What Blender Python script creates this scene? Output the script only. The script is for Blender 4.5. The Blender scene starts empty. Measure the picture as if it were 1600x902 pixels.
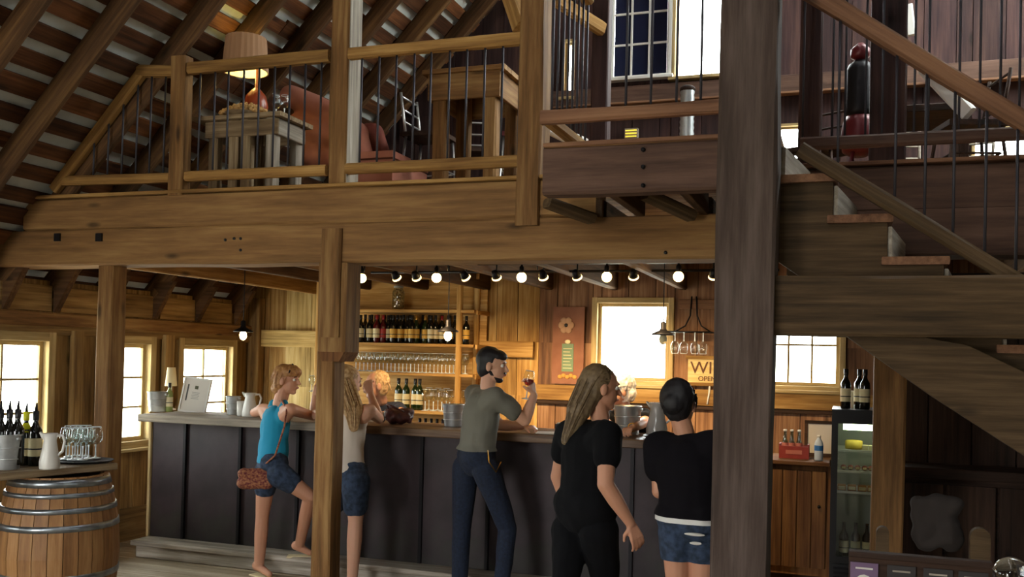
import bpy, bmesh, math, random
import numpy as np
from mathutils import Vector, Matrix, noise
random.seed(7); np.random.seed(7)
S = bpy.context.scene
COL = S.collection
V = Vector
# ------------------------------------------------------------------ camera
F, YAW, PITCH, ROLL, PPY, H = 1500.0, -.3349, .0147, .0242, 86.23, 1.65
fw = V((math.sin(YAW)*math.cos(PITCH), math.cos(YAW)*math.cos(PITCH), math.sin(PITCH)))
rt = V((math.cos(YAW), -math.sin(YAW), 0)); up0 = rt.cross(fw)
rr = rt*math.cos(ROLL)+up0*math.sin(ROLL); uu = -rt*math.sin(ROLL)+up0*math.cos(ROLL)
cd = bpy.data.cameras.new('camera'); cam = bpy.data.objects.new('camera', cd); COL.objects.link(cam)
cam.matrix_world = Matrix(((rr.x, uu.x, -fw.x, 0), (rr.y, uu.y, -fw.y, 0), (rr.z, uu.z, -fw.z, H), (0, 0, 0, 1)))
cd.sensor_width = 36; cd.lens = F/1600*36; cd.shift_y = PPY/1600; cd.clip_start = .05
S.camera = cam
S.cycles.transparent_max_bounces = 48
def at(px, py, Y=None, X=None, Z=None):
    """the point of the barn that a pixel of the photograph shows, on a known plane"""
    d = (px-800)*rr-(py-451-PPY)*uu+fw*F
    t = Y/d.y if Y is not None else X/d.x if X is not None else (Z-H)/d.z
    return V((0, 0, H))+d*t
# ------------------------------------------------------------------ world, light, exposure
S.view_settings.view_transform = 'Standard'; S.view_settings.look = 'None'
S.view_settings.gamma = 1; S.view_settings.exposure = 0.0; S.view_settings.use_curve_mapping = False
w = bpy.data.worlds.new('world'); S.world = w; w.use_nodes = True
bg = w.node_tree.nodes['Background']; bg.inputs[1].default_value = 24.0
_n = w.node_tree.nodes; _tc = _n.new('ShaderNodeTexCoord'); _sp = _n.new('ShaderNodeSeparateXYZ'); _rp = _n.new('ShaderNodeValToRGB')
w.node_tree.links.new(_tc.outputs['Generated'], _sp.inputs[0]); w.node_tree.links.new(_sp.outputs[2], _rp.inputs[0]); w.node_tree.links.new(_rp.outputs[0], bg.inputs[0])
_rp.color_ramp.elements[0].position = .0; _rp.color_ramp.elements[0].color = (.60, .57, .50, 1)      # sunlit grass below the horizon
_rp.color_ramp.elements[1].position = .03; _rp.color_ramp.elements[1].color = (.98, .98, 1, 1)          # hazy bright sky above
def portal(loc, sx, sy, rot):
    l = bpy.data.lights.new('window_portal', 'AREA'); l.shape = 'RECTANGLE'; l.size = sx; l.size_y = sy
    l.cycles.is_portal = True
    o = bpy.data.objects.new('window_portal', l); COL.objects.link(o); o.location = loc; o.rotation_euler = rot
PI = math.pi
RX0, RZ0, RB = -5.82, 2.05, 1.05          # roof underside: z = RZ0 + RB*(x-RX0)
RIDGE = -.6; XR = 4.62; YB = 8.55; YF = -4.0; LOFT = 2.71
WIN_L = [(-1.3, -.41), (1.1, 1.99), (2.25, 3.14), (4.99, 5.88), (6.36, 7.03), (7.34, 8.23)]
for a, b in WIN_L: portal((RX0-.12, (a+b)/2, 1.27), .9, b-a-.2, (0, -PI/2, 0))
# ------------------------------------------------------------------ materials
def lin(h):
    c = [int(h[i:i+2], 16)/255 for i in (0, 2, 4)]
    return tuple(x/12.92 if x <= .04045 else ((x+.055)/1.055)**2.4 for x in c)+(1,)
MATS = {}
def mat(name, col, rough=.6, metal=0, spec=.5, emit=None, es=0, trans=0, noise_amt=0, nscale=20, col2=None, bump=0, sss=0, aniso=None, alpha=None):
    m = bpy.data.materials.new(name); m.use_nodes = True; nt = m.node_tree; N = nt.nodes; L = nt.links
    b = N['Principled BSDF']; c = lin(col) if isinstance(col, str) else col
    b.inputs['Base Color'].default_value = c; b.inputs['Roughness'].default_value = rough
    b.inputs['Metallic'].default_value = metal; b.inputs['Specular IOR Level'].default_value = spec
    if emit: b.inputs['Emission Color'].default_value = lin(emit); b.inputs['Emission Strength'].default_value = es
    if trans: b.inputs['Transmission Weight'].default_value = trans
    if sss: b.inputs['Subsurface Weight'].default_value = sss; b.inputs['Subsurface Radius'].default_value = (.02, .008, .004)
    if col2 or noise_amt or bump:
        tc = N.new('ShaderNodeTexCoord'); nz = N.new('ShaderNodeTexNoise'); nz.inputs['Scale'].default_value = nscale; nz.inputs['Detail'].default_value = 6
        oi = N.new('ShaderNodeObjectInfo'); mp = N.new('ShaderNodeMapping')
        L.new(tc.outputs['Object'], mp.inputs[0])
        if aniso: mp.inputs['Scale'].default_value = aniso
        L.new(mp.outputs[0], nz.inputs[0])
        if col2:
            r = N.new('ShaderNodeValToRGB'); r.color_ramp.elements[0].position = .35; r.color_ramp.elements[1].position = .65
            r.color_ramp.elements[0].color = c; r.color_ramp.elements[1].color = lin(col2)
            L.new(nz.outputs[0], r.inputs[0]); L.new(r.outputs[0], b.inputs['Base Color'])
        if bump:
            bp = N.new('ShaderNodeBump'); bp.inputs['Strength'].default_value = bump; bp.inputs['Distance'].default_value = .01
            L.new(nz.outputs[0], bp.inputs['Height']); L.new(bp.outputs[0], b.inputs['Normal'])
    MATS[name] = m; return m
def wood(name, dark, mid, light, axis=0, var=.35, rough=.8, grain=1.0, knots=True):
    m = bpy.data.materials.new(name); m.use_nodes = True; nt = m.node_tree; N = nt.nodes; L = nt.links
    b = N['Principled BSDF']; b.inputs['Roughness'].default_value = rough; b.inputs['Specular IOR Level'].default_value = .3
    tc = N.new('ShaderNodeTexCoord'); oi = N.new('ShaderNodeObjectInfo')
    ad = N.new('ShaderNodeVectorMath'); ad.operation = 'MULTIPLY_ADD'
    cx = N.new('ShaderNodeCombineXYZ')
    for i in range(3): L.new(oi.outputs['Random'], cx.inputs[i])
    L.new(cx.outputs[0], ad.inputs[0]); ad.inputs[1].default_value = (37, 23, 51); L.new(tc.outputs['Object'], ad.inputs[2])
    def stretch(a, bb):
        s = [bb]*3; s[axis] = a
        mp = N.new('ShaderNodeMapping'); mp.inputs['Scale'].default_value = s; L.new(ad.outputs[0], mp.inputs[0]); return mp
    n1 = N.new('ShaderNodeTexNoise'); n1.inputs['Scale'].default_value = 1; n1.inputs['Detail'].default_value = 7; n1.inputs['Roughness'].default_value = .65
    L.new(stretch(1.6, 34*grain).outputs[0], n1.inputs[0])
    n2 = N.new('ShaderNodeTexNoise'); n2.inputs['Scale'].default_value = 1; n2.inputs['Detail'].default_value = 3
    L.new(stretch(1.1, 4.5).outputs[0], n2.inputs[0])
    mx = N.new('ShaderNodeMath'); mx.operation = 'MULTIPLY_ADD'; L.new(n1.outputs[0], mx.inputs[0]); mx.inputs[1].default_value = .55
    m2 = N.new('ShaderNodeMath'); m2.operation = 'MULTIPLY'; L.new(n2.outputs[0], m2.inputs[0]); m2.inputs[1].default_value = .45
    L.new(m2.outputs[0], mx.inputs[2])
    r = N.new('ShaderNodeValToRGB'); e = r.color_ramp.elements
    e[0].position = .36; e[0].color = lin(dark); e[1].position = .64; e[1].color = lin(light)
    k = e.new(.5); k.color = lin(mid)
    L.new(mx.outputs[0], r.inputs[0])
    hs = N.new('ShaderNodeHueSaturation'); mr = N.new('ShaderNodeMapRange'); L.new(oi.outputs['Random'], mr.inputs[0])
    mr.inputs[3].default_value = 1-var; mr.inputs[4].default_value = 1+var; L.new(mr.outputs[0], hs.inputs['Value']); L.new(r.outputs[0], hs.inputs['Color'])
    # sparse dark knots
    out = hs.outputs[0]
    if knots:
        vo = N.new('ShaderNodeTexVoronoi'); L.new(stretch(1.7, 5).outputs[0], vo.inputs[0]); vo.inputs['Scale'].default_value = 1
        kr = N.new('ShaderNodeMapRange'); L.new(vo.outputs['Distance'], kr.inputs[0]); kr.inputs[1].default_value = .05; kr.inputs[2].default_value = .13
        kr.inputs[3].default_value = .35; kr.inputs[4].default_value = 1
        mm = N.new('ShaderNodeMix'); mm.data_type = 'RGBA'; mm.blend_type = 'MULTIPLY'; mm.inputs[0].default_value = 1
        L.new(hs.outputs[0], mm.inputs[6]); L.new(kr.outputs[0], mm.inputs[7]); out = mm.outputs[2]
    L.new(out, b.inputs['Base Color'])
    bp = N.new('ShaderNodeBump'); bp.inputs['Strength'].default_value = .5; bp.inputs['Distance'].default_value = .006
    L.new(n1.outputs[0], bp.inputs['Height']); L.new(bp.outputs[0], b.inputs['Normal'])
    MATS[name] = m; return m
M_beam_shaded = wood('shaded_beam_wood', '3f2c22', '574034', '6c5244', var=.06, grain=.7)  # darker copy of the beam wood: weaker light at right painted in
M_railr = wood('reddish_rail_wood', '5a3c28', '7c5840', '946c4e', var=.06)
M_beam = wood('old_beam_wood', '654828', '836039', '9c784a', var=.10, grain=.7)
M_post = wood('post_wood', '4d3418', '7a5730', '9c7a4c', var=.1, grain=.7)
M_grey = wood('grey_post_wood', '4e4436', '766a58', '978b77', var=.12, grain=.7)
M_bigp = wood('big_post_wood', '31261f', '493b33', '60524a', var=.05, grain=.7)
M_rail = wood('rail_wood', '6b4a24', '96703c', 'b58f56', var=.12)
M_raft = wood('rafter_wood', '35230f', '523820', '70522f', var=.15)
M_purl = wood('purlin_wood', '331c0e', '553219', '794c2a', var=.35)
M_wall = wood('amber_wall_planks', '7a552a', 'a98249', 'caa76c', var=.25)
M_wallr = wood('rust_wall_planks', '5c4030', '8c6649', 'ad8868', var=.28)
M_walll = wood('brown_wall_planks', '5c4426', '8f7042', 'b0905c', var=.22)
M_pale = wood('pale_wall_planks', '8d7444', 'c4a568', 'e3cb93', var=.15)
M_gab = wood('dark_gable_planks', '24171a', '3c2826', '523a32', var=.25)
M_floor = wood('floor_planks', '7a6b52', 'a3937a', 'c4b79f', var=.15, rough=.6)
M_lofl = wood('loft_planks', '4a3018', '7a5630', '9c7748', var=.2)
M_trim = wood('window_trim_wood', '8c7850', 'b29a6a', 'd0ba8a', var=.08, knots=False)
M_weath = wood('weathered_grey_wood', '6b6257', '948a7b', 'b9b0a2', var=.1)
M_bartop = wood('bar_top_wood', '3f2c1c', '634a34', '80664c', var=.08, rough=.45)
M_stair = wood('stair_wood', '2f2314', '4d3b25', '665239', var=.12)
M_dark = wood('dark_stained_wood', '1c120a', '35241a', '4a3426', var=.1)
M_table = wood('table_wood', '4a3a26', '7a654a', '9f8b6c', var=.12)
M_shelf = wood('shelf_wood', '8a6532', 'b98c4c', 'd9b577', var=.08, knots=False)
M_cab = wood('cabinet_wood', '4a2e18', '714a28', '8f673e', axis=2, var=.06)
M_cabx = wood('cabinet_door_wood', '40291a', '62432a', '82603c', var=.12)
M_stave = wood('barrel_oak', '6e4a28', '8f663c', 'a67e52', axis=2, var=.12, rough=.5, knots=False)
M_iron = mat('dark_iron', '1c1a1c', .5, .7)
M_bal = mat('grey_iron', '3c3a40', .55, .5)
M_galv = mat('galvanised_steel', 'a2a6a7', .42, .7, col2='c4c8c8', nscale=9, bump=.15)
M_hoop = mat('hoop_steel', '7f878c', .32, .9, col2='a3aab0', nscale=14, bump=.1)
M_panel = mat('rusted_bar_panel', '251b1c', .55, .0, spec=.35, col2='3a2c30', nscale=3.5, bump=.3)
def panel_green(m):
    nt = m.node_tree; N = nt.nodes; L = nt.links; b = N['Principled BSDF']
    src = b.inputs['Base Color'].links[0].from_socket
    tc = N.new('ShaderNodeTexCoord'); sp = N.new('ShaderNodeSeparateXYZ'); L.new(tc.outputs['Object'], sp.inputs[0])
    nz = N.new('ShaderNodeTexNoise'); nz.inputs['Scale'].default_value = 3; nz.inputs['Detail'].default_value = 8; L.new(tc.outputs['Object'], nz.inputs[0])
    mr = N.new('ShaderNodeMapRange'); L.new(sp.outputs[2], mr.inputs[0]); mr.inputs[1].default_value = .1; mr.inputs[2].default_value = .75; mr.inputs[3].default_value = .35; mr.inputs[4].default_value = -.1
    ad = N.new('ShaderNodeMath'); ad.operation = 'ADD'; L.new(mr.outputs[0], ad.inputs[0]); L.new(nz.outputs[0], ad.inputs[1])
    r2 = N.new('ShaderNodeMapRange'); L.new(ad.outputs[0], r2.inputs[0]); r2.inputs[1].default_value = .72; r2.inputs[2].default_value = .95; r2.inputs[4].default_value = .7
    mm = N.new('ShaderNodeMix'); mm.data_type = 'RGBA'; L.new(r2.outputs[0], mm.inputs[0]); L.new(src, mm.inputs[6]); mm.inputs[7].default_value = lin('24301c')
    L.new(mm.outputs[2], b.inputs['Base Color'])
panel_green(M_panel)
M_sheet = mat('roof_sheet', 'b9bdb8', .6, 0, col2='cfd2cb', nscale=5)
_nt = M_sheet.node_tree; _tr = _nt.nodes.new('ShaderNodeBsdfTranslucent'); _tr.inputs[0].default_value = (.9, .9, .82, 1)
_mx = _nt.nodes.new('ShaderNodeMixShader'); _mx.inputs[0].default_value = .014
_nt.links.new(_nt.nodes['Principled BSDF'].outputs[0], _mx.inputs[1]); _nt.links.new(_tr.outputs[0], _mx.inputs[2]); _nt.links.new(_mx.outputs[0], _nt.nodes['Material Output'].inputs[0])
def glassy(name, tint, gl=.12, rough=.02):
    m = bpy.data.materials.new(name); m.use_nodes = True; nt = m.node_tree; N = nt.nodes; L = nt.links
    N.remove(N['Principled BSDF']); t = N.new('ShaderNodeBsdfTransparent'); t.inputs[0].default_value = lin(tint)
    g = N.new('ShaderNodeBsdfGlossy'); g.inputs['Roughness'].default_value = rough
    fr = N.new('ShaderNodeLayerWeight'); pw_ = N.new('ShaderNodeMath'); pw_.operation = 'POWER'; L.new(fr.outputs['Facing'], pw_.inputs[0]); pw_.inputs[1].default_value = 4
    ad = N.new('ShaderNodeMath'); ad.operation = 'MULTIPLY_ADD'; ad.use_clamp = True; L.new(pw_.outputs[0], ad.inputs[0]); ad.inputs[1].default_value = .6; ad.inputs[2].default_value = gl
    mx = N.new('ShaderNodeMixShader'); L.new(ad.outputs[0], mx.inputs[0]); L.new(t.outputs[0], mx.inputs[1]); L.new(g.outputs[0], mx.inputs[2])
    L.new(mx.outputs[0], N['Material Output'].inputs[0]); MATS[name] = m; return m
M_pane = glassy('window_glass', 'f8fcfa', 0.02)
M_glass = glassy('clear_glass', 'f2f6f5', .09, .05)
M_glassb = mat('bright_glass_edge', 'dfe8ea', .12, .0, spec=.8)
M_wine = glassy('rose_wine', 'd08088', .05)
M_bot = mat('dark_bottle_glass', '0c0d0a', .12, spec=.7)
M_botg = mat('green_bottle_glass', '1c2a12', .12, spec=.7)
M_boty = mat('pale_bottle_glass', '8c9a5a', .15, spec=.7)
M_boty2 = mat('yellow_bottle_label', 'd6d400', .4)
M_botr = mat('red_bottle', '4a0c10', .15, spec=.7)
M_label = mat('cream_label', 'd9cba0', .7)
M_capr = mat('red_capsule', '8c1a1c', .4)
M_capk = mat('black_capsule', '141214', .4)
M_enamel = mat('white_enamel', 'c9c6bd', .3)
M_white = mat('white_paint', 'd8d6cf', .6)
M_paper = mat('paper', 'cfcac0', .8)
M_bulb = mat('lit_bulb', 'ffe0a0', .4, emit='ffd27f', es=30)
M_bulb2 = mat('lit_filament_bulb', 'ffe0a0', .4, emit='ffcf8a', es=75)
M_spot = mat('lit_spot_face', 'ffe6b4', .4, emit='ffd890', es=5)
M_leath = mat('orange_upholstery', '9c5f4c', .85, col2='aa6d58', nscale=6, bump=.1)
M_leath2 = mat('rust_upholstery', '6e2c1a', .75, col2='7d3822', nscale=6)
M_redc = mat('red_cast_iron', '5c1018', .4, .2)
M_skin = mat('skin_tan', 'c08a6c', .55, sss=.08)
M_skin2 = mat('skin_light', 'd2a083', .55, sss=.08)
M_black = mat('black_cloth', '08080b', .95, spec=.2)
M_navy = mat('navy_cloth', '141b2e', .9)
M_denim = mat('blue_denim', '0e1626', .9, col2='162238', nscale=60)
M_denims = mat('washed_denim', '1b2838', .9, col2='33425a', nscale=30)
M_tee = mat('grey_tee_cloth', '6c6a5e', .9)
M_teal = mat('turquoise_cloth', '0a86a8', .85)
M_cream = mat('cream_tank_cloth', 'cbbfb0', .85)
M_hairb = mat('brown_hair', '241a16', .6, col2='33261f', nscale=60, aniso=(3, 3, .4))
M_hairk = mat('black_hair', '131013', .6)
M_hairg = mat('auburn_blond_hair', '8a5a30', .6, col2='b0814a', nscale=50)
M_hairl = mat('blond_hair', '9a7448', .6, col2='c8a878', nscale=50)
M_hairw = mat('silver_hair', 'c9bfae', .6, col2='e6ddcd', nscale=50)
M_hairlb = mat('light_brown_hair', '5d4a32', .6, col2='7a6546', nscale=50)
M_eyew = mat('eye_white', 'd8d4cc', .3); M_eyed = mat('dark_iris', '20140e', .3); M_lip = mat('lip', 'a05a50', .5)
M_gold = mat('gold', 'c99632', .3, 1)
# ------------------------------------------------------------------ geometry helpers
def frame_from(d, side=None):
    x = V(d).normalized(); s = V(side) if side is not None else (V((0, 0, 1)) if abs(x.z) < .95 else V((0, 1, 0)))
    y = s-x*s.dot(x)
    if y.length < 1e-5: y = x.orthogonal()
    y.normalize(); z = x.cross(y); return Matrix((x, y, z)).transposed()
class G:
    def __init__(s): s.v = []; s.f = []; s.mi = []; s.sm = []; s.cur = 0
    def _add(s, vs, fs, smooth=False):
        o = len(s.v); s.v += [tuple(v) for v in vs]
        for f in fs: s.f.append([i+o for i in f]); s.mi.append(s.cur); s.sm.append(smooth)
        return s
    def box(s, c, size, R=None):
        c = V(c); hx, hy, hz = [a/2 for a in size]; vs = []
        for sx, sy, sz in ((-1,-1,-1),(1,-1,-1),(1,1,-1),(-1,1,-1),(-1,-1,1),(1,-1,1),(1,1,1),(-1,1,1)):
            p = V((sx*hx, sy*hy, sz*hz)); vs.append(c+(R@p if R else p))
        return s._add(vs, [(0,3,2,1),(4,5,6,7),(0,1,5,4),(1,2,6,5),(2,3,7,6),(3,0,4,7)])
    def b2(s, x0, x1, y0, y1, z0, z1): return s.box(((x0+x1)/2, (y0+y1)/2, (z0+z1)/2), (abs(x1-x0), abs(y1-y0), abs(z1-z0)))
    def bar(s, a, b, w, t, side=None):
        a = V(a); b = V(b); R = frame_from(b-a, side); return s.box((a+b)/2, ((b-a).length, w, t), R)
    def tube(s, pts, r, n=8, cap=True):
        pts = [V(p) for p in pts]; rs = r if isinstance(r, (list, tuple)) else [r]*len(pts)
        vs = []; pr = None
        for i, p in enumerate(pts):
            d = (pts[min(i+1, len(pts)-1)]-pts[max(i-1, 0)])
            if d.length < 1e-8: d = V((0, 0, 1))
            R = frame_from(d, pr); pr = R.col[1]
            for k in range(n):
                a = 2*PI*k/n; vs.append(p+R@V((0, math.cos(a)*rs[i], math.sin(a)*rs[i])))
        fs = [(i*n+k, i*n+(k+1) % n, (i+1)*n+(k+1) % n, (i+1)*n+k) for i in range(len(pts)-1) for k in range(n)]
        if cap: fs += [tuple(range(n-1, -1, -1)), tuple(range((len(pts)-1)*n, len(pts)*n))]
        return s._add(vs, fs, n > 4)
    def lathe(s, prof, n=16, c=(0, 0, 0), R=None):
        c = V(c); vs = []; fs = []
        for r, z in prof:
            for k in range(n):
                a = 2*PI*k/n; p = V((r*math.cos(a), r*math.sin(a), z)); vs.append(c+(R@p if R else p))
        for i in range(len(prof)-1):
            for k in range(n):
                fs.append((i*n+k, i*n+(k+1) % n, (i+1)*n+(k+1) % n, (i+1)*n+k))
        if prof[0][0] > 1e-4: fs.append(tuple(range(n-1, -1, -1)))
        if prof[-1][0] > 1e-4: fs.append(tuple(range((len(prof)-1)*n, len(prof)*n)))
        return s._add(vs, fs, True)
    def lathe_open(s, prof, n=16, c=(0, 0, 0)):
        c = V(c); vs = []; fs = []
        for r, z in prof:
            for k in range(n):
                a = 2*PI*k/n; vs.append(c+V((r*math.cos(a), r*math.sin(a), z)))
        for i in range(len(prof)-1):
            for k in range(n): fs.append((i*n+k, i*n+(k+1) % n, (i+1)*n+(k+1) % n, (i+1)*n+k))
        return s._add(vs, fs, True)
    def ell(s, c, r, R=None, nu=14, nv=9):
        c = V(c); r = (r, r, r) if not isinstance(r, (tuple, list)) else r; vs = []; fs = []
        for j in range(nv+1):
            t = PI*j/nv
            for i in range(nu):
                a = 2*PI*i/nu; p = V((r[0]*math.sin(t)*math.cos(a), r[1]*math.sin(t)*math.sin(a), -r[2]*math.cos(t))); vs.append(c+(R@p if R else p))
        for j in range(nv):
            for i in range(nu): fs.append((j*nu+i, j*nu+(i+1) % nu, (j+1)*nu+(i+1) % nu, (j+1)*nu+i))
        return s._add(vs, fs, True)
    def cap(s, a, b, ra, rb, n=12, sq=1.0, side=None):
        """tapered capsule, optionally flattened (sq) across side"""
        a = V(a); b = V(b); d = b-a; L = max(d.length, 1e-5); R = frame_from(d, side); vs = []; K = 5; rings = []
        for j in range(K+1): t = PI/2*j/K; rings.append((-ra*math.cos(t), ra*math.sin(t)))
        for j in range(K+1): t = PI/2*j/K; rings.append((L+rb*math.sin(t), rb*math.cos(t)))
        for x, q in rings:
            q = max(q, 1e-5)
            for k in range(n): g = 2*PI*k/n; vs.append(a+R@V((x, q*math.cos(g), q*math.sin(g)*sq)))
        fs = [(i*n+k, i*n+(k+1) % n, (i+1)*n+(k+1) % n, (i+1)*n+k) for i in range(len(rings)-1) for k in range(n)]
        return s._add(vs, fs, True)
    def prism(s, poly, a, b):
        """extrude polygon (list of 3D points) by vector b-a"""
        d = V(b)-V(a); n = len(poly); vs = [V(p) for p in poly]+[V(p)+d for p in poly]
        return s._add(vs, [tuple(range(n-1, -1, -1)), tuple(range(n, 2*n))]+[(i, (i+1) % n, n+(i+1) % n, n+i) for i in range(n)])
    def build(s, name, mats, parent=None, loc=None, M=None):
        me = bpy.data.meshes.new(name); me.from_pydata(s.v, [], s.f)
        mats = mats if isinstance(mats, (list, tuple)) else [mats]
        for m in mats: me.materials.append(m)
        me.polygons.foreach_set('material_index', s.mi); me.polygons.foreach_set('use_smooth', s.sm); me.update()
        return link(name, me, parent, loc, M)
def wm(o): return o.matrix_basis.copy() if o.parent is None else wm(o.parent)@o.matrix_basis
def link(name, data, parent=None, loc=None, M=None):
    """M = world matrix, loc = local location"""
    o = bpy.data.objects.new(name, data); COL.objects.link(o); o.parent = parent
    if M is not None: o.matrix_basis = (wm(parent).inverted()@M) if parent else M
    elif loc is not None: o.location = loc
    return o
def empty(name, loc=(0, 0, 0), rz=0, rot=None):
    o = bpy.data.objects.new(name, None); COL.objects.link(o); o.location = loc
    o.rotation_euler = rot if rot else (0, 0, rz); o.empty_display_size = .1; return o
def tag(o, label, cat=None, group=None, kind=None):
    if label: o['label'] = label
    if cat: o['category'] = cat
    if group: o['group'] = group
    if kind: o['kind'] = kind
    return o
def struct(o): o['kind'] = 'structure'; return o
def copy_tree(o, parent=None):
    c = o.copy(); COL.objects.link(c); c.parent = parent
    for ch in list(o.children): copy_tree(ch, c)
    return c
def plank(name, a, b, w, t, m, parent=None, side=(0, 0, 1), ch=.004, jit=0, seg=1, taper=0):
    """board from a to b: local x along its length, w measured along side; chamfered edges, optional rough hewing"""
    a = V(a); b = V(b); L = (b-a).length; R = frame_from(b-a, side)
    c = min(ch, w*.3, t*.3); prof = [(-w/2+c, -t/2), (w/2-c, -t/2), (w/2, -t/2+c), (w/2, t/2-c), (w/2-c, t/2), (-w/2+c, t/2), (-w/2, t/2-c), (-w/2, -t/2+c)]
    vs = []; seg = max(1, seg); sd = random.random()*50
    for i in range(seg+1):
        x = -L/2+L*i/seg
        for k, (py, pz) in enumerate(prof):
            j = V((0, 0, 0))
            if jit:
                q = V((x*1.7, (k//2)*3.1, sd)); j = V((0, noise.noise(q)*jit, noise.noise(q+V((9, 9, 9)))*jit))
            vs.append(V((x, py, pz))+j)
    fs = [(i*8+k, i*8+(k+1) % 8, (i+1)*8+(k+1) % 8, (i+1)*8+k) for i in range(seg) for k in range(8)]
    fs += [tuple(range(7, -1, -1)), tuple(range(seg*8, seg*8+8))]
    me = bpy.data.meshes.new(name); me.from_pydata(vs, [], fs); me.materials.append(m)
    # face winding check not needed: closed prism
    M = Matrix.Translation((a+b)/2)@R.to_4x4()
    return link(name, me, parent, M=M)
def timber(name, a, b, w, t, m, label=None, cat=None, side=(0, 0, 1), parent=None, group=None, jit=.008):
    L = (V(b)-V(a)).length
    o = plank(name, a, b, w, t, m, parent, side, ch=.012, jit=jit, seg=max(2, int(L/.22)))
    if label: tag(o, label, cat, group)
    return o
def rz_at(x): return (RZ0+RB*(x-RX0) if x < RIDGE else RZ0+RB*(2*RIDGE-x-RX0))+.285
# ------------------------------------------------------------------ walls, windows, floor
def columns(name, axis, plane, out, s0, s1, zf, holes, width, m, thick=.03, base=0, mats=None, split=None):
    """a wall: an outer skin plus vertical planks as parts. axis 'x' or 'y' is the in-plane direction."""
    P = (lambda s, d, z: V((s, plane+out*d, z))) if axis == 'x' else (lambda s, d, z: V((plane+out*d, s, z)))
    root = None; cuts = sorted({s0, s1, *[h for q in holes for h in q[:2] if s0 < h < s1]}|({RIDGE} if axis == 'x' else set()))
    g = G()
    for a, b in zip(cuts[:-1], cuts[1:]):
        hs = sorted([q for q in holes if q[0] < (a+b)/2 < q[1]], key=lambda q: q[2]); z = base
        for q in hs+[None]:
            zt0, zt1 = (q[2], q[2]) if q else (zf(a), zf(b))
            if zt0 > z+.001 or zt1 > z+.001:
                poly = [P(a, .045, z), P(b, .045, z), P(b, .045, zt1), P(a, .045, zt0)]
                g.prism(poly, V((0, 0, 0)), P(0, .10, 0)-P(0, .0, 0))
            if q: z = q[3]
    root = struct(g.build(name, M_gab))
    s = s0; i = 0
    while s < s1-.02:
        wd = width*random.uniform(.75, 1.3); e = min(s+wd, s1); mid = (s+e)/2
        for ed_ in sorted({h for q in holes for h in q[:2]}|({RIDGE} if axis == 'x' else set())):
            if s+.02 < ed_ < e+.07 and ed_ < s1: e = ed_; break
        mid = (s+e)/2
        hs = sorted([q for q in holes if q[0]-.001 < mid < q[1]+.001 or (q[0] < s+.02 and q[1] > s+.02) or (q[0] < e-.02 and q[1] > e-.02)], key=lambda q: q[2])
        z = base; dd = random.uniform(0, .012)
        mm = mats(mid) if mats else m
        zl = (split or [])
        for q in hs+[None]:
            zt0, zt1 = (q[2], q[2]) if q else (zf(s)-.01, zf(e)-.01)
            lo = z
            for zc in [c for c in zl if z < c < min(zt0, zt1)]+[None]:
                t0, t1 = (zc, zc) if zc else (zt0, zt1)
                if min(t0, t1) > lo+.02:
                    gg = G(); L = max(t0, t1)-lo; c = P((s+e)/2, .022, (lo+max(t0, t1))/2)
                    # local x = up so the grain runs up
                    ax = V((1, 0, 0)) if axis == 'x' else V((0, 1, 0))
                    nrm = P(0, 1, 0)-P(0, 0, 0)
                    poly = [(lo, s+.003), (lo, e-.003), (t1, e-.003), (t0, s+.003)]
                    vs = []
                    for dpt in (-dd, .024):
                        for zz, ss in poly:
                            vs.append(V((zz-c.z, ss-(s+e)/2, dpt)))
                    gg._add(vs, [(3,2,1,0),(4,5,6,7),(0,1,5,4),(1,2,6,5),(2,3,7,6),(3,0,4,7)])
                    R = Matrix((V((0, 0, 1)), ax, nrm)).transposed().to_4x4()
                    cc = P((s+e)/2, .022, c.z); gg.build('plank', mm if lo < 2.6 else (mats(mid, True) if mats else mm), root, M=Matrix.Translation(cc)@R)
                lo = t0
            if q: z = q[3]
        s = e; i += 1
    return root
WINN = [0]
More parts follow.
